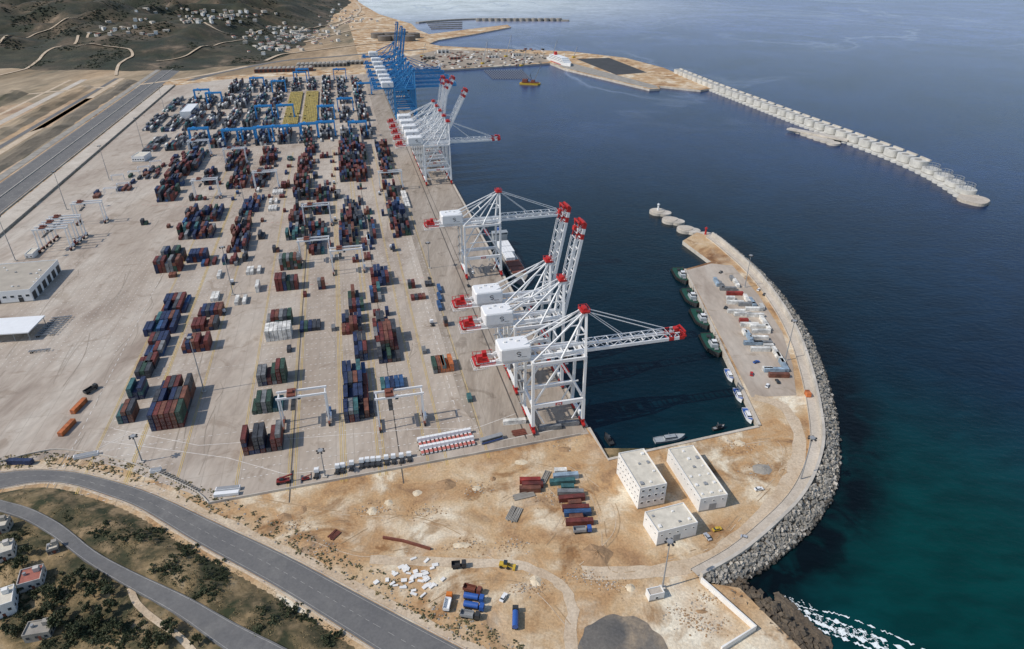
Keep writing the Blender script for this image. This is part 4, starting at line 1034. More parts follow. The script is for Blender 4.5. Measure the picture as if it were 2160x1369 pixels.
# ------------------------------------------------------------------ vehicles
def wheels(r,xs,w,rad):
    for x in xs:
        for s in (-1,1): MB().cyl((x,s*w-.15*s,rad),(x,s*w+.12*s,rad),rad,n=10).build('wheel',m_tyre,r)
def car(label,loc,rz,m,group='parked cars'):
    r=thing('parked_car',label,'car',loc,rz,group)
    b=MB(); b.box((0,0,.62),(4.3,1.75,.55),0,top=(.97,.96)); b.build('body',m,r)
    c=MB(); c.box((-.2,0,1.15),(2.5,1.6,.52),0,top=(.7,.86)); cb=c.build('cabin',m_glass,r); MB().box((-.2,0,1.43),(1.7,1.34,.05)).build('roof',m,cb)
    wheels(r,(-1.35,1.35),.8,.33); return r
CW=mat('silver_car_paint',(.55,.57,.6),.3,.05,1,.3)
for x,y,an,m,l in [(1062,1262,1.1,m_white,'white car parked alone beside the pale dirt track'),(1492,1134,1.9,CW,'silver car beside the smallest white building'),(1600,1033,.2,m_white,'white car on the dirt right of the long building'),(1572,1136,-.5,CW,'silver car on the curved dirt track'),(1640,806,1.6,m_dark,'dark car parked on the tug quay'),(1618,815,1.0,m_white,'white car on near end of the tug quay'),(1512,1118,.3,m_yellow,'small yellowish vehicle beside the smallest white building'),(1530,650,1,m_dark,'dark car between white containers on the tug quay'),
 (997,576,RZ+1.57,m_white,'white van between the legs of the crane by the ship'),(905,588,RZ+1.57,m_dark,'dark pickup beside the apron mast'),(988,604,RZ+1.57,m_dark,'dark car on the apron near the ship'),(1600,612,.9,m_white,'white car on the crown side of the tug quay, farther of a pair'),(1612,622,.9,m_dark,'dark car on the crown side of the tug quay'),
 (1520,575,.9,m_dark,'dark car at the far end of the tug quay'),(1595,765,.4,m_vblue,'blue car in the open part of the tug quay'),(1585,790,1.2,m_red,'red car near the quay edge beside pilot boats')]:
    car(l,G(x,y,.12),an,m)
def tractor(mc,mch,mf,name='terminal_tractor'):
    r=thing(name,'x','tractor')
    MB().box((0,0,.85),(5.6,1.3,.5)).build('chassis',mch,r)
    c=MB(); c.box((1.6,0,2.0),(1.9,2.3,1.8),0,top=(.85,.9)); cb=c.build('cab',mc,r); MB().box((2.5,0,2.3),(.12,1.9,.8)).build('windscreen',m_glass,cb)
    MB().box((-1.4,0,1.25),(2.2,1.5,.25)).build('fifth_wheel',mf,r)
    wheels(r,(-1.9,1.8),1.1,.5); return r
T1=tractor(m_white,m_dark,m_dark); TR=tractor(m_white,m_white,m_pink)
tx=[(668,1003),(712,994),(723,992),(742,987),(763,982),(775,980),(787,979),(799,978),(815,975),(830,973),(847,971),(863,968)]
for i,(x,y) in enumerate(tx):
    l=f'black and white yard tractor in the front edge row, {ORD[i]} from left'; o=T1 if i==0 else copytree(T1)
    o.location=G(x,y,.12); o.rotation_euler=(0,0,RZ+math.pi/2-.1); tag(o,l,None,'yard tractors parked along the front edge'); o.scale=(1.05,)*3
for i,(a,b) in enumerate([(230,-206),(300,-153),(352,-128),(420,-82),(270,-82),(510,-206),(560,-153),(330,-66),(470,-128),(600,-100),(180,-206),(130,-66)]):
    o=copytree(T1,AB(a,b,.12),RZ+math.pi/2,'small white and dark tractor driving in the lanes between stacks'); o['group']='tractors driving between the stacks'
k=0
A0,A1=G(893,962,.12),G(1000,941,.12); dd=(A1-A0)/12; nn=Vector((-dd.y,dd.x,0)).normalized()
for row in range(2):
    for i in range(13):
        o=TR if k==0 else copytree(TR); o.location=A0+dd*i+nn*(row*6.6+3); o.rotation_euler=(0,0,math.atan2(nn.y,nn.x)); k+=1
        tag(o,f'red and white yard tractor, {"front" if row==0 else "back"} row, {ORD[i]} from left',None,'red and white tractors in two packed rows')
def truck(label,loc,rz,mc,mbed,kind='tipper',L=7.5):
    r=thing('truck',label,'truck',loc,rz,'trucks')
    MB().box((0,0,.9),(L,1.6,.35)).build('chassis',m_dark,r)
    c=MB(); c.box((L/2-.9,0,2.0),(1.9,2.4,2.0),0,top=(.88,.94)); cb=c.build('cab',mc,r); MB().box((L/2+.02,0,2.35),(.1,2.1,.8)).build('windscreen',m_glass,cb)
    if kind=='tank':
        t=MB(); t.cyl((-L/2,0,2.2),(L/2-2.3,0,2.2),1.15,n=16); t.build('tank',mbed,r)
    else:
        t=MB(); Lx=L-2.4; cx=-L/2+Lx/2; t.box((cx,0,1.2),(Lx,2.4,.12))
        for s in (-1,1): t.box((cx,s*1.2,1.9),(Lx,.12,1.4))
        t.box((-L/2+.06,0,1.9),(.12,2.2,1.4)); t.box((cx+Lx/2-.1,0,2.0),(.12,2.2,1.6)); t.build('bed',mbed,r)
    wheels(r,(-L/2+.9,-L/2+2.2,L/2-1.2),1.05,.52); return r
truck('dark brown dump truck parked at the top of the group by the lower road',G(997,1248,.1),-.3,m_rust,m_rust)
truck('blue tank truck, upper of two beside the dump truck',G(1000,1266,.1),-.2,m_vblue,m_vblue,'tank',8)
truck('blue tank truck, lower of two beside the dump truck',G(1000,1284,.1),-.2,m_vblue,m_vblue,'tank',8)
truck('dark flatbed truck with grey load below the blue tank trucks',G(992,1302,.1),-.2,m_dark,m_grey)
truck('orange and white truck standing upright left of the blue tank trucks',G(945,1275,.1),1.45,m_orange,m_white)
truck('blue tank truck standing alone near the bottom edge',G(1087,1308,.1),1.55,m_dark,m_vblue,'tank',9)
truck('dark truck beside the white slabs',G(968,1196,.1),.1,m_dark,m_dark,L=6)
truck('blue truck at the near end of the long container row',G(1228,1122,.1),.1,m_vblue,m_grey,L=8)
truck('dark forklift-like truck alone on the open pavement at left',G(193,825,.1),1.2,m_dark,m_dark,L=8)
r=thing('wheel_loader','yellow wheel loader on the dirt beside the pale track','loader',G(1066,1196,.1),-.2)
MB().box((-.8,0,1.5),(3.4,2,1.2)).build('body',m_yellow,r); MB().box((.1,0,2.7),(1.5,1.5,1.4)).build('cab',m_glass,r)
b=MB(); b.bar((1,.6,1.6),(3.4,.6,.8),.3); b.bar((1,-.6,1.6),(3.4,-.6,.8),.3); b.box((3.7,0,.7),(1,2.6,1)); b.build('bucket',m_yellow,r); wheels(r,(-1.6,1.3),1.1,.75)
def reach(label,loc,rz):
    r=thing('reach_stacker',label,'reach stacker',loc,rz,'red reach stackers')
    MB().box((0,0,1.4),(6,2.6,.8)).build('body',m_redd,r); MB().box((-.5,0,2.5),(1.8,1.6,1.4)).build('cab',m_glass,r)
    MB().bar((-2.6,0,2.6),(4.6,0,4.4),.6,.6).build('boom',m_redd,r); MB().box((4.8,0,3.8),(.9,6,.4)).build('spreader',m_dark,r); wheels(r,(-2.3,2.1),1.3,.8); return r
reach('red reach stacker at the front yard edge beside white containers',G(598,1018,.12),.25)
reach('small red reach stacker right of the larger one at the front edge',G(645,1012,.12),.3).scale=(.6,)*3
reach('red reach stacker beside the left parked gantries',G(160,515,.12),1.8)
r=thing('bus','blue and white bus parked at the front edge right of the red tractors','bus',G(1037,930,.12),.42)
MB().box((0,0,1.7),(12,2.5,2.6)).build('body',m_grey,r); MB().box((0,-1.28,2.1),(10.8,.06,.9)).build('window',m_glass,r); MB().box((0,-1.29,1.0),(11.6,.06,.7)).build('side_stripe',m_vblue,r); wheels(r,(-4,4),1.1,.5)
def trailer():
    r=thing('empty_trailer','x','trailer'); b=MB()
    for s in (-1,1): b.bar((-6,s*.5,1.3),(6,s*.5,1.3),.25,.4)
    for k in range(6): b.bar((-6+k*2.4,-1.2,1.3),(-6+k*2.4,1.2,1.3),.3,.3)
    b.build('frame',m_grey,r); wheels(r,(-5,-3.8),1.05,.5); b=MB(); b.bar((4,-.7,0),(4,-.7,1.2),.2); b.build('landing_leg',m_dark,r); b=MB(); b.bar((4,.7,0),(4,.7,1.2),.2); b.build('landing_leg',m_dark,r); return r
T0=trailer()
for i in range(9):
    o=T0 if i==0 else copytree(T0); o.location=G(132-i*5.0,672+i*5.2,.1) if i<8 else G(85,742,.1); o.rotation_euler=(0,0,.25)
    tag(o,(f'empty grey trailer beside the canopy, {ORD[i]} from far end' if i<8 else 'empty grey trailer parked alone in front of the trailer row'),None,'empty trailers beside the canopy')
for i,(x,y) in enumerate([(183,963),(330,995),(482,1034)]):
    free_l=['long white container frame at the front-left corner','grey-white box by the front-left road','white container pair at the front yard tip'][i]
    r=thing('site_box',free_l,'box',G(x,y,.1),.35-.1*i); MB().box((0,0,1),(11 if i!=1 else 5,2.2,1.6)).build('body',m_white,r); MB().box((0,0,1.9),(10 if i!=1 else 4.4,1.8,.15)).build('lid',m_grey,r)
    if i==2: MB().box((0,-3.2,1),(11,2.2,1.6)).build('body',m_white,r)
b=MB(); b.box((0,0,.45),(2.6,.5,.9),top=(1,.5)); b.box((0,0,.1),(2.6,.8,.2)); b0=b.build('concrete_barrier',m_pale)
for i in range(16):
    o=b0 if i==0 else b0.copy()
    if i: col.objects.link(o)
    o.location=G(340+i*5.2,996+i*2.7,.1); o.rotation_euler=(0,0,.9); tag(o,'short pale concrete barrier in the row along the front-left kerb','barrier','barriers beside the front-left road')
mb=MB(); wall(mb,PX([(440,1064),(860,986),(1225,918)]),.35,0,1.4); tag(mb.build('boundary_wall',m_conc),'low boundary wall between the yard and the sandy lot','wall')
mb=MB(); wall(mb,catmull(PX([(0,975),(80,955),(140,950),(260,972),(400,1030),(440,1062)]),4),.35,0,.9); tag(mb.build('boundary_wall',m_conc),'curved low wall between the yard corner and the road','wall')
mb=MB(); wall(mb,PX([(1478,1228),(1592,1330),(1520,1375)]),.7,-1,2.8); tag(mb.build('retaining_wall',m_wwall),'white retaining wall stepping down beside the rocky shore','wall')
# ------------------------------------------------------------------ lot clutter
sl=MB(); sl.box((0,0,.3),(2.6,1.5,.45)); s0=sl.build('concrete_slab',m_wwall)
for i in range(46):
    o=s0 if i==0 else s0.copy()
    if i: col.objects.link(o)
    x,y=rng.gauss(872,32),rng.gauss(1222,15); o.location=G(x,y,.05+ .02*(i%5)); o.rotation_euler=(rng.uniform(-.08,.08),rng.uniform(-.08,.08),rng.uniform(-.6,.6)+.3); o.scale=(rng.uniform(.5,1.1),rng.uniform(.4,1.2),1)
    tag(o,'white concrete slab lying in the scattered heap left of the trucks','slab','white slabs scattered on the dirt')
def pile(label,px,py,n,L,rad,rz,m,cat='pipes'):
    r=thing('pipe_stack',label,cat,G(px,py,.1),rz)
    for i in range(n): MB().cyl((-L/2+rng.uniform(-.5,.5),(i-n/2)*rad*2.1,rad),(L/2,(i-n/2)*rad*2.1+rng.uniform(-.3,.3),rad),rad,n=6).build('pipe',m,r)
pile('bundle of grey pipes below the short red container row',1083,1085,9,9,.3,1.2,m_concd)
pile('stack of dark planks behind the nearest crane feet',1095,912,8,7,.3,.3,m_rust,'planks')
pile('small pile of dark rods left of the lot centre',705,1128,7,5,.25,1.0,m_rust,'rods')
pile('rusty beams lying beside the red containers',1105,1045,6,10,.3,.3,m_concd,'beams')
pile('grey beams left of the long container row at its far end',1148,1008,5,10,.3,1.2,m_concd,'beams')
mb=MB(); l=PX([(808,1136),(850,1143),(908,1160)]); wall(mb,l,.7,0,1.4)
tag(mb.build('steel_form',m_rust),'long rusty steel form lying left of the pipe bundle','steel form')
def mound(name,label,px,py,rx,ry,h,m,group=None):
    vs=[];fs=[];n=24;k=6; p=G(px,py)
    for j in range(k+1):
        t=j/k
        for i in range(n):
            a=2*math.pi*i/n; w=(1-t)*(1+.3*noise.noise(Vector((math.cos(a)*2,math.sin(a)*2,px)))); z=h*t*(1-.35*abs(noise.noise(Vector((math.cos(a)*3,math.sin(a)*3,t*3+py)))))
            vs.append((p.x+rx*w*math.cos(a),p.y+ry*w*math.sin(a),z-.05))
    for j in range(k):
        for i in range(n): fs.append((j*n+i,j*n+(i+1)%n,(j+1)*n+(i+1)%n,(j+1)*n+i))
    b=MB(); b.add(vs,fs); o=b.build(name,m); tag(o,label,'mound',group); return o
mound('soil_mound','large round brown soil mound below the long container row',1258,1172,7,6,2.8,m_mound)
mound('soil_mound','small ochre soil mound near the quay corner',940,1022,5,4,1.5,m_mound)
mound('gravel_mound','grey rubble mound beside the long white building',1608,990,5,4,1.6,m_concd)
for i,(x,y) in enumerate([(1005,1030),(785,1078),(820,1060),(1560,935),(975,1150),(1500,1215),(1190,948),(1100,975),(640,1075),(720,1100),(880,1040),(1330,1240),(1480,1290),(1040,1010),(1130,1225),(600,1090)]):
    mound('earth_heap','low irregular heap of earth on the sandy lot',x,y,rng.uniform(1.5,4.5),rng.uniform(1,3),rng.uniform(.4,1.2),rng.choice([m_mound,m_mound2,m_mound2]),'low heaps of earth')
mb=MB()
for k in range(1700):
    x,y=rng.choice([(790,1075),(1005,1030),(620,1110),(1610,992),(1560,940),(975,1150),(1290,1235),(1440,1290),(1230,1215),(1180,930),(1460,1310),(1160,1050),(680,1160),(1120,1240),(1500,1260),(900,1080),(1080,1150),(1500,1320)]); p=G(rng.gauss(x,22),rng.gauss(y,9),.05)
    a_,b_=toAB(p)
    if a_>-8 and b_<0: continue
    rock(mb,p,rng.uniform(.15,.65),rng.choice([0,2,2,2,1]),.6)
tag(mb.build('rubble',[m_concd,m_pale,m_mound]),'loose rubble and stones strewn over the sandy lot','rubble',kind='stuff')
mb=MB()
for k in range(700):
    i=rng.randrange(len(MU)-1); t=rng.random(); p=MU[i].lerp(MU[i+1],t); d=rng.uniform(3,13); tt=(MU[i+1]-MU[i]).normalized()
    q=Vector((p.x-tt.y*d,p.y+tt.x*d,.1))
    if rng.random()<.4: rock(mb,q,rng.uniform(.25,.8),0,.6)
    else:
        for _ in range(5): rock(mb,q+Vector((rng.gauss(0,.6),rng.gauss(0,.6),.1)),rng.uniform(.3,.7),rng.choice([1,2]),.8)
tag(mb.build('verge_stone',[m_concd,m_leaf2,m_dry]),'loose stones and dry tufts along the upper verge of the lower road','stones',kind='stuff')
# ------------------------------------------------------------------ boats
def hull(L,W,z0,z1,n=12,bow=.35,taper=.82,parent=None,ms=None):
    def prof(s):
        pts=[]
        for k in range(n+1):
            t=k/n; x=-L/2+L*t
            w=W/2*(1 if t<1-bow else max(.02,1-((t-(1-bow))/bow)**2.0))*(.85+.15*min(1,t*6))
            pts.append((x,w*s))
        return pts
    b=MB(); lo=prof(taper);hi=prof(1.0)
    ring=lambda pr,z,dz=0:[(x,y,z+dz*max(0,(x/L+.1))**2*4) for x,y in pr]+[(x,-y,z+dz*max(0,(x/L+.1))**2*4) for x,y in reversed(pr)]
    A_=ring(lo,z0);B_=ring(hi,z1,.9); C_=[(x*.985,y*.9,z-.5) for x,y,z in B_]; m_=len(A_)
    b.add(A_+B_+C_,[(i,(i+1)%m_,m_+(i+1)%m_,m_+i) for i in range(m_)],0)
    b.add(C_,[(i,i+1,m_-2-i,m_-1-i) for i in range(n)],1)
    b.add(B_+C_,[(i,(i+1)%m_,m_+(i+1)%m_,m_+i) for i in range(m_)],0)
    return b.build('hull',ms,parent,recalc=True)
def tug(label,loc,rz):
    r=thing('tugboat',label,'tugboat',loc,rz,'tugboats moored along the small quay'); hull(28,10.5,-.5,2.2,ms=[m_dark,m_green],parent=r)
    f=MB()
    for k in range(16):
        t=k/15; x=-12+24*t; w=5.0*(1 if t<.65 else 1-((t-.65)/.35)**2*.8)
        for s in (-1,1): f.cyl((x,s*w+.3*s,1.6),(x+.01,s*w+.3*s,.4),.6,n=7)
    f.build('fender',m_tyre,r)
    MB().box((1.5,0,2.9),(8,4.6,2.2),top=(.93,.92)).build('deckhouse',m_lead,r)
    w=MB(); w.box((2.6,0,5.0),(3.4,3.2,2.0),top=(.8,.82)); wh=w.build('wheelhouse',m_white,r); MB().box((2.6,0,5.1),(3.35,3.15,1.0),top=(.92,.92)).build('window',m_glass,wh); MB().box((2.6,0,6.1),(2.8,2.7,.2)).build('roof',m_white,wh)
    for s in (-1,1): MB().cyl((-1.6,s*1.5,3.6),(-1.9,s*1.5,6.4),.6,.5,n=8).build('funnel',m_dark,r)
    b=MB(); b.cyl((1.6,0,6.2),(1.6,0,12),.18,.08,n=6); b.bar((1.6,-1.4,9.6),(1.6,1.4,9.6),.12); b.build('mast',m_dark,r)
    MB().cyl((8.5,-1.1,2.9),(8.5,1.1,2.9),.8,n=10).build('winch',m_grey,r); MB().box((-9,0,2.2),(3,2.4,1)).build('tow_hook',m_dark,r); return r
for i,(x,y) in enumerate([(1437,584),(1458,630),(1479,675),(1502,730)]):
    tug(f'dark green decked tugboat with white wheelhouse, {ORD[i]} from the far end of the quay',G(x,y,SEA),QA+math.pi/2+.05)
def launch(label,loc,rz,L=13,m1=m_white,m2=m_vblue,g='pilot boats moored along the small quay',W=4):
    r=thing('pilot_boat' if m1 is m_white else 'patrol_boat',label,'boat',loc,rz,g); hull(L,W,-.3,1.5,ms=[m1,m2],parent=r)
    c=MB(); c.box((.2,0,2.0),(L*.42,W*.62,1.6),top=(.8,.85)); cb=c.build('cabin',m1,r); MB().box((.3,0,2.25),(L*.39,W*.58,.55),top=(.95,.95)).build('window',m_glass,cb)
    b=MB(); b.cyl((-.6,0,2.7),(-.9,0,5),.1,.05,n=5); b.bar((-.8,-.7,4),(-.8,.7,4),.08); b.build('mast',m_grey,r); return r
for i,(x,y) in enumerate([(1538,794),(1557,836),(1577,879)]):
    launch(f'white pilot boat with blue deck, {ORD[i]} below the tugboats',G(x,y,SEA),QA+math.pi/2)
launch('grey patrol boat moored at the near end of the basin',G(1412,928,SEA),.2,17,m_lead,m_lead,'boats in the basin',4.6)
launch('small dark workboat in the near left corner of the basin',G(1283,930,SEA),1.9,9,m_dark,m_dark,'boats in the basin',3)
launch('small dark workboat beside the patrol boat at basin end',G(1515,905,SEA),.3,7,m_dark,m_grey,'boats in the basin',2.4)
m_hull=mat('dark_hull',(.03,.04,.06),.5,.2,.2)
r=thing('cargo_ship','small cargo ship with white hatches moored under the crane','ship',AB(226,12,SEA),RZ-math.pi/2,None)
hull(96,15,-2,4.5,bow=.2,ms=[m_hull,m_concd],parent=r)
for i in range(5): MB().box((-24+i*12.6,0,4.9),(11.6,11,1.4)).build('hatch_cover',m_grey if i<3 else m_rust,r)
for i,n_ in enumerate((4,4,3)):
    for j in range(n_): MB().box((-22.5+i*12.6,-4+j*2.6,6.9+(j%2)*.01),(11.9,2.4,2.5)).build('deck_container',m_white,r)
s=MB(); s.box((-39,0,7.5),(9,12,6)); s.box((-38,0,11.7),(6,13.5,2.4)); ho=s.build('superstructure',m_lead,r)
MB().box((-34.9,0,11.8),(.2,12,.9)).build('bridge_window',m_glass,ho); MB().cyl((-42.5,0,10.5),(-43,0,15),1.4,1.2,n=10).build('funnel',m_vblue,r)
b=MB(); b.cyl((-38,0,12.9),(-38,0,19),.22,n=6); b.bar((-38,-2,16.5),(-38,2,16.5),.2); b.build('mast',m_white,r)
a,b_=G(1160,128,SEA),G(1203,144,SEA); d=b_-a; Lf=min(d.length,130)
r=thing('ferry','large white ferry with red funnel moored across the far basin','ferry',(a+b_)/2,math.atan2(d.y,d.x))
hull(Lf,22,-1,9,bow=.22,ms=[m_white,m_white],parent=r)
for k in range(3):
    MB().box((-3-k*2,0,10.3+k*3),(Lf*.74-k*9,19.5-k*1.2,2.9)).build('upper_deck',m_white,r)
    MB().box((-3-k*2,0,10.5+k*3),(Lf*.70-k*9,19.7-k*1.2,1.0)).build('window_band',m_glass,r)
MB().box((-Lf*.22,0,21),(9,6,7),top=(.8,.85)).build('funnel',m_red,r); MB().box((0,-11.05,4),(Lf*.5,.1,2.0)).build('side_stripe',m_red,r)
b=MB(); b.cyl((Lf*.2,0,18),(Lf*.2,0,28),.4,n=6); b.build('mast',m_white,r)
r=thing('crane_barge','yellow hulled crane barge floating in the far basin','barge',G(1118,178,SEA),-.25)
MB().prism([(-19,-8),(17,-8),(20,-4),(20,4),(17,8),(-19,8)],-1,3,0,1.04).build('hull',[m_yellow],r,recalc=True); MB().box((0,0,4.3),(34,13,.3)).build('deck',m_rust,r)
MB().box((-10,0,7),(10,9,5)).build('deckhouse',m_rust,r); MB().box((6,0,6.5),(7,6,4)).build('crane_cab',m_rust,r)
b=MB()
for s in (-1,1): b.bar((8,s*1.5,6),(22,s*.4,38),.7)
for k in range(8):
    t=k/8; b.bar((8+14*t,-1.5+1.1*t,6+32*t),(8+14*(t+.12),1.5-1.1*t,6+32*(t+.12)),.35)
b.build('crane_boom',m_grey,r); MB().bar((3,0,9),(0,0,20),.8).bar((0,0,20),(22,0,38),.25).build('stay',m_dark,r)
mb=MB()
for i in range(16):
    for j in range(8):
        p=G(1022+i*5.2+j*2.6,146+j*2.4,0); mb.cyl((p.x,p.y,-7),(p.x,p.y,-1.2),1.3,n=6)
tag(mb.build('pile_field',m_grey),'grey grid of piles standing in the far basin water','piles',kind='stuff')
# ------------------------------------------------------------------ far: tanks, harbour, village
tk=MB(); tk.cyl((0,0,0),(0,0,16),24,n=24); tk.cyl((0,0,16),(0,0,18),24,3,n=24); tk0=tk.build('storage_tank',mat('tank_brown',(.16,.14,.12),.7,.2,.05))
for i,(x,y) in enumerate([(797,80),(822,79),(848,77),(872,80),(812,86),(862,86),(838,85)]):
    o=tk0 if i==0 else tk0.copy()
    if i: col.objects.link(o)
    o.location=G(x,y,0); o.scale=(.85,.85,.85); tag(o,'round dark storage tank in the cluster behind the blue cranes','tank','storage tanks behind the blue cranes')
mb=MB()
l=catmull(PX([(880,50),(920,46),(1000,42),(1100,43),(1200,45)],SEA),6); wall(mb,l,16,-9,2); struct(mb,'far_breakwater',m_concd)
mb=MB()
for k in range(4): wall(mb,PX([(900+k*3,50+k*4),(975,48+k*4.2)],SEA),5,-9,0)
struct(mb,'far_pier',m_concd)
for i in range(14):
    b=MB(); p=G(1010+i*13,42.5,0); b.cyl((p.x,p.y,-5),(p.x,p.y,7),11,n=12); o=b.build('far_caisson',m_concd); tag(o,'round dark caisson in the most distant breakwater near the horizon','caisson','caissons of the most distant breakwater')
def house(s1,s2,h,rm,wm):
    r=thing('village_house','x','house'); w=MB(); w.box((0,0,h/2-1),(s1,s2,h+2)); w.build('wall',wm,r)
    p=MB(); p.box((0,0,h+.25),(s1+.4,s2+.4,.5)); p.build('roof',rm,r)
    wn=MB()
    for i in (-1,1): wn.box((i*s1*.25,-s2/2-.02,h*.6),(1.2,.1,1.3))
    wn.build('window',m_glass,r); return r
HP=[house(9,8,5,m_roofc,m_vill),house(14,9,4,m_vill,m_vill),house(8,8,6,m_roofc,m_wwall),house(10,7,4,m_terra,m_vill)]
for (cx,cy,sx,sy,n_,g) in ((600,76,50,13,84,'the larger hillside village behind the blue gantries'),(450,36,80,12,64,'the distant village high on the hills'),(570,102,40,7,34,'the lower edge of the hillside village'),(665,72,30,12,30,'the right end of the hillside village'),(255,62,60,12,22,'the scattered farmsteads along the hill road'),(730,40,34,16,44,'the village near the far coast')):
    for i in range(n_):
        p=hitF(rng.gauss(cx,sx*.75),max(3,rng.gauss(cy,sy*.8)))
        if TF(p.x,p.y)<.5 and p.x>-420: continue
        b=rng.choice(HP); o=copytree(b,p,rng.uniform(0,3)); o.scale=(rng.uniform(.7,1.25),)*3
        tag(o,'small pale house in '+g,None,'houses in '+g)
for h in HP:
    for c_ in list(h.children): bpy.data.objects.remove(c_)
    bpy.data.objects.remove(h)
mb=MB()
def tuft(mb,p,s,mi):
    for _ in range(3): rock(mb,p+Vector((rng.gauss(0,s*.5),rng.gauss(0,s*.5),s*.1)),s*rng.uniform(.5,1),mi,.6)
for k in range(5600):
    px=rng.uniform(0,720); py=rng.uniform(2,175); p=hitF(px,py)
    if TF(p.x,p.y)<1 or noise.noise(Vector((p.x/130,p.y/130,4)))<.05: continue
    tuft(mb,p,rng.uniform(2,5),0)
tag(mb.build('hill_scrub',m_hleaf),'dark scrub and small trees covering the far hills','scrub',kind='stuff')
for i,(x,y,w_,d_,h_,m_) in enumerate([(600,150,120,30,7,m_rust),(680,140,110,30,7,m_concd),(740,135,60,25,6,m_concd),(935,112,30,14,7,m_wwall),(960,125,26,12,5,m_terra),(1040,122,24,12,5,m_wwall),(1090,118,20,12,5,m_wwall),(905,125,30,12,6,m_concd)]):
    l=['long brown industrial frame building behind the far terminal','long grey industrial frame building behind the far terminal','shorter grey frame building left of the blue cranes','white shed on the far shore works yard','red roofed shed on the far shore works yard','small white shed left of the ferry','small white shed nearest the ferry','grey shed right of the blue cranes'][i]
    r=thing('shed',l,'building',G(x,y,0),RZ*.5+.1)
    MB().box((0,0,h_/2),(w_,d_,h_)).build('wall',m_,r)
    b=MB(); n_=max(3,int(w_/9))
    for k in range(n_): b.box((-w_/2+(k+.5)*w_/n_,0,h_+.7),(w_/n_*.85,d_*1.03,1.2),top=(.5,1))
    b.build('roof',m_concd,r)
    b=MB()
    for k in range(n_): b.box((-w_/2+(k+.5)*w_/n_,-d_/2-.1,h_*.45),(w_/n_*.55,.2,h_*.6))
    b.build('door',m_dark,r)
mb=MB()
for k in range(260):
    x=rng.uniform(885,1150); y=rng.uniform(108,142)-(x-1000)*.05; p=G(x,y,.5); mb.box(p,(rng.uniform(2,9),rng.uniform(2,6),rng.uniform(1.5,4)),rng.randrange(4),rz=rng.uniform(0,3))
tag(mb.build('site_material',[m_concd,m_rust,m_wwall,m_dark]),'jumble of building materials on the far shore works yard','building materials',kind='stuff')
for i,(x,y,h) in enumerate([(890,120,30),(1018,135,48),(1067,120,50),(1100,140,34),(1165,118,36),(1210,122,26)]):
    r=thing('crawler_crane',f'thin lattice crane on the far shore, {ORD[i]} from left','crane',G(x,y,0),rng.uniform(-.5,.5)+.6,'lattice cranes on the far shore')
    MB().box((0,0,2),(8,5,3)).build('body',m_yellow,r); MB().bar((1,-.8,3),(h*.35,0,h),.6).bar((1,.8,3),(h*.35,0,h),.6).build('boom',m_grey,r); MB().bar((h*.35,0,h),(h*.35,0,h*.4),.25).build('hoist_rope',m_dark,r)
# ------------------------------------------------------------------ near houses lower left
def nhouse(label,px,py,w,d,h,rz,roof,wm=m_wwall):
    p=hitN(px,py); r=thing('house',label,'house',p,rz,'houses on the lower left slope'); MB().box((0,0,h/2-1),(w,d,h+2)).build('wall',wm,r)
    MB().box((0,0,h+.1),(w-.5,d-.5,.15)).build('roof',roof,r)
    b=MB()
    for cx,cy,sx,sy in ((0,d/2-.12,w,.25),(0,-d/2+.12,w,.25),(w/2-.12,0,.25,d-.5),(-w/2+.12,0,.25,d-.5)): b.box((cx,cy,h+.35),(sx,sy,.7))
    b.build('parapet',wm,r)
    for i in range(3):
        for s in (-1,1):
            f=MB(); f.box((-w/3+i*w/3,s*(d/2+.03),h*.55),(1.1,.1,1.2)); f.build('window',m_glass,r)
        f=MB(); f.box((w/2+.03,-d/3+i*d/3,h*.55),(.1,1,1.2)); f.build('window',m_glass,r)
    f=MB(); f.box((w*.1,-d/2-.04,1),(1,.1,2.1)); f.build('door',m_rust,r)
    f=MB(); f.box((w*.25,d*.2,h+1.2),(2,1.8,2)); f.build('stair_head',wm,r); f=MB(); f.cyl((-w*.25,d*.1,h+.2),(-w*.25,d*.1,h+1.4),.6,n=10); f.build('water_tank',m_grey,r)
    return r
m_stain=mat('stained_render',(.50,.47,.43),.9,.25,.4)
nhouse('white house beside the upper curve of the lower left road',8,1172,9,7,4,.5,m_roofc,m_stain)
nhouse('house with dull red flat roof below the curving road',72,1228,8,8,4,.4,m_terra,m_stain)
nhouse('white two-storey house at the left edge below the road',8,1285,10,9,6,.5,m_roofc)
nhouse('greyish stone house near the bottom left corner',88,1335,9,6,3,.2,m_concd,m_concd)
nhouse('small grey hut beside the lower left road bend',115,1162,4,4,2.6,.5,m_roofc,m_concd)
nhouse('white farmhouse at the left edge by the first bend',2,1118,8,6,4,.3,m_roofc,m_concd)
def leafball(mb,c,r,n,s,rr):
    for _ in range(n):
        d=Vector((rr.gauss(0,1),rr.gauss(0,1),rr.gauss(0,1))).normalized()*r*(rr.random()**.4)
        p=Vector(c)+Vector((d.x,d.y,d.z*.75)); a=Vector((rr.gauss(0,1),rr.gauss(0,1),rr.gauss(0,1))).normalized(); b=a.cross(Vector((rr.gauss(0,1),rr.gauss(0,1),rr.gauss(0,1)))).normalized(); q=s*rr.uniform(.6,1.4)
        mb.add([p-a*q,p+b*q,p+a*q,p-b*q],[(0,1,2,3)],0 if rr.random()<.6 else 1)
protos=[]
for k in range(4):
    rr=random.Random(k); m_=MB()
    for _ in range(7): leafball(m_,(rr.uniform(-1.8,1.8),rr.uniform(-1.2,1.2),rr.uniform(.15,.7)),rr.uniform(.35,.9),40,.2,rr)
    protos.append(m_.build('shrub',[m_leaf,m_leaf2]))
first=set(); placed=0; tries=0
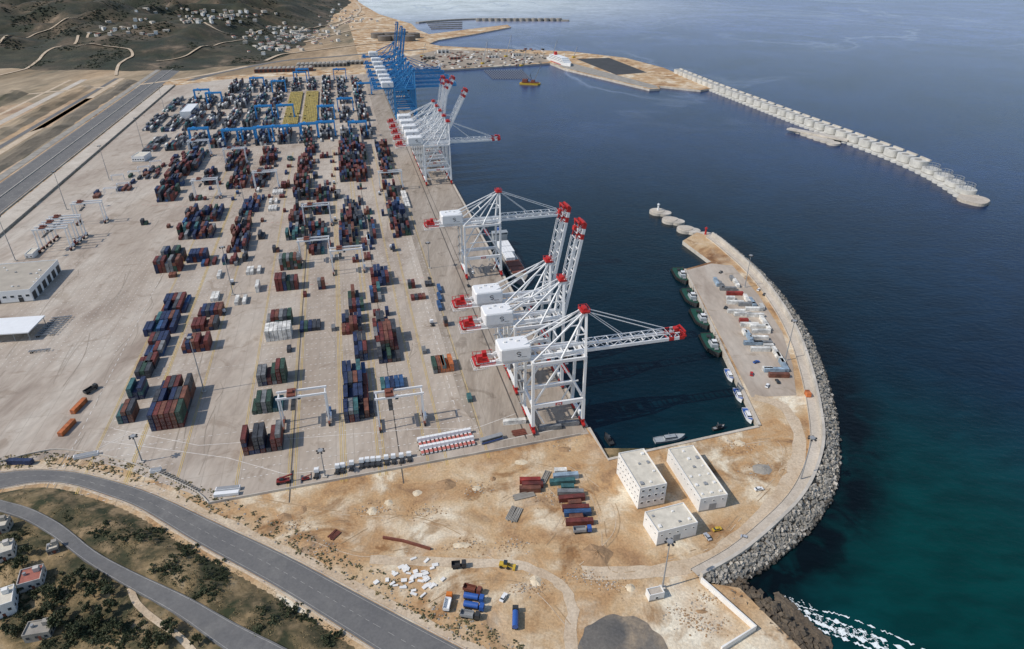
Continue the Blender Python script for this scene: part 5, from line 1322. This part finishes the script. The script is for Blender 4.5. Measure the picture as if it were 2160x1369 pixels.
def nearroad(p): return min((Vector((p.x-(A[i].x+B[i].x)/2,p.y-(A[i].y+B[i].y)/2,0)).length) for i in range(len(A)))
while placed<290 and tries<7000:
    tries+=1
    px=rng.uniform(0,900); py=rng.uniform(1040,1369); p=hitN(px,py); d=sd(p.x,p.y)
    if d<3 or nearroad(p)<6.5: continue
    if noise.noise(Vector((p.x/16,p.y/16,2)))<.06: continue
    b=rng.choice(protos)
    if b.name in first: o=b.copy(); col.objects.link(o)
    else: o=b; first.add(b.name)
    o.location=p; s=rng.choice([rng.uniform(.3,.7),rng.uniform(.6,1.1),rng.uniform(1.1,1.9)]); o.scale=(s*rng.uniform(.8,1.3),s,s*.7); o.rotation_euler=(0,0,rng.uniform(0,6)); placed+=1
    tag(o,'low dark green shrub growing on the slope beside the lower roads','shrub','shrubs on the lower left slope')
for b in protos:
    if b.name not in first: bpy.data.objects.remove(b)
mb=MB()
for k in range(9500):
    px=rng.uniform(0,900); py=rng.uniform(1035,1369)
    if py<1030+(px-150)*.45 and px>150: continue
    p=hitN(px,py); d=sd(p.x,p.y)
    if d<1.8 or nearroad(p)<5.5: continue
    nn_=noise.noise(Vector((p.x/16,p.y/16,2)))
    if nn_<-.12 and rng.random()<.85: continue
    mi=2 if nn_<rng.uniform(-.1,.12) else rng.choice([0,1,1]); s=rng.uniform(.10,.28)
    for _ in range(4):
        q=p+Vector((rng.gauss(0,.5),rng.gauss(0,.5),rng.uniform(.02,.3))); a=Vector((rng.gauss(0,1),rng.gauss(0,1),rng.gauss(0,1))).normalized(); b=a.cross(Vector((rng.gauss(0,1),rng.gauss(0,1),rng.gauss(0,1)))).normalized()
        mb.add([q-a*s,q+b*s,q+a*s,q-b*s],[(0,1,2,3)],mi)
tag(mb.build('ground_cover',[m_leaf,m_leaf2,m_dry]),'dry grass and low scrub covering the lower left slope','ground cover',kind='stuff')
def tree(loc,s,label,seed):
    rr=random.Random(seed); r=thing('tree',label,'tree',loc,0,'trees near the lower left houses'); t=MB(); t.cyl((0,0,-.5),(0,0,2.2*s),.25*s,.15*s,n=7)
    for k in range(4): a=k*1.6; t.cyl((0,0,1.6*s),(math.cos(a)*1.2*s,math.sin(a)*1.2*s,3*s),.12*s,.05*s,n=5)
    t.build('trunk',m_bark,r); c=MB()
    for _ in range(9): leafball(c,(rr.uniform(-1.7,1.7)*s,rr.uniform(-1.5,1.5)*s,rr.uniform(2.2,3.9)*s),rr.uniform(.5,1.2)*s,60,.26*s,rr)
    c.build('crown',[m_leaf,m_leaf2],r)
for i,(x,y) in enumerate([(170,1218),(200,1228),(225,1240),(185,1240),(240,1255),(60,1315),(235,1290),(320,1350),(365,1330),(350,1360),(140,1300),(60,1170),(120,1260),(420,1358),(155,1240),(130,1320),(200,1260),(215,1310),(110,1290),(160,1340),(40,1255),(100,1250),(30,1340),(180,1290),(250,1330),(50,1200)]):
    tree(hitN(x,y),rng.uniform(.8,1.5),'dark leafy tree on the lower left slope near the houses',i)
lp=MB(); lp.cyl((0,0,0),(0,0,1.0),.12,n=6); lp.cyl((0,0,.7),(0,0,.85),.13,n=6,mi=1); l0=lp.build('road_post',[m_white,m_red])
k=0
for i in range(0,len(MU)-1,2):
    for L_ in (MU,ML):
        o=l0 if k==0 else l0.copy()
        if k: col.objects.link(o)
        q=offs(L_,.9 if L_ is MU else -.9)[i]; o.location=(q.x,q.y,0); k+=1; tag(o,'white marker post at the edge of the lower road','post','marker posts along the lower road')
for i in range(14):
    p=AB(60+i*85,-466,.1)
    if i==0:
        S0=thing('street_lamp','x','street lamp',p,RZ); MB().cyl((0,0,0),(0,0,12),.2,.12,n=6).build('pole',m_grey,S0); b=MB(); b.bar((-2.4,0,12),(2.4,0,12),.15); b.box((-2.4,0,12),(.9,.4,.2)); b.box((2.4,0,12),(.9,.4,.2)); b.build('lamp_arm',m_grey,S0); o=S0
    else: o=copytree(S0,p,RZ)
    tag(o,'double armed street lamp in the median of the left highway',None,'street lamps along the left highway')
# ------------------------------------------------------------------ light, sky, camera
az_from=Vector((-.92,-.30,0)).normalized(); EL=R(46)
sunv=Vector((az_from.x*math.cos(EL),az_from.y*math.cos(EL),math.sin(EL)))
sd_=bpy.data.lights.new('Sun','SUN'); sd_.energy=3.3; sd_.angle=R(.6); sd_.color=(1,.92,.82); so=bpy.data.objects.new('sun',sd_); col.objects.link(so)
so.rotation_euler=(-sunv).to_track_quat('-Z','Y').to_euler()
w=bpy.data.worlds.new('World'); bpy.context.scene.world=w; w.use_nodes=True; nt=w.node_tree; sk=nt.nodes.new('ShaderNodeTexSky'); sk.sky_type='NISHITA'; sk.sun_disc=False; sk.sun_elevation=EL; sk.sun_rotation=math.atan2(sunv.x,sunv.y)
sk.air_density=1.1; sk.dust_density=.7; sk.ozone_density=1.5
nt.links.new(sk.outputs[0],nt.nodes['Background'].inputs[0]); nt.nodes['Background'].inputs[1].default_value=.125
cam=bpy.data.cameras.new('Camera'); co=bpy.data.objects.new('camera',cam); col.objects.link(co); co.location=(0,0,H); co.rotation_euler=(math.pi/2-PIT,0,0)
cam.sensor_width=36; cam.lens=36*F/2160; cam.clip_end=80000; cam.clip_start=1
sc=bpy.context.scene; sc.camera=co; sc.view_settings.view_transform='Standard'; sc.view_settings.look='None'; sc.view_settings.exposure=0
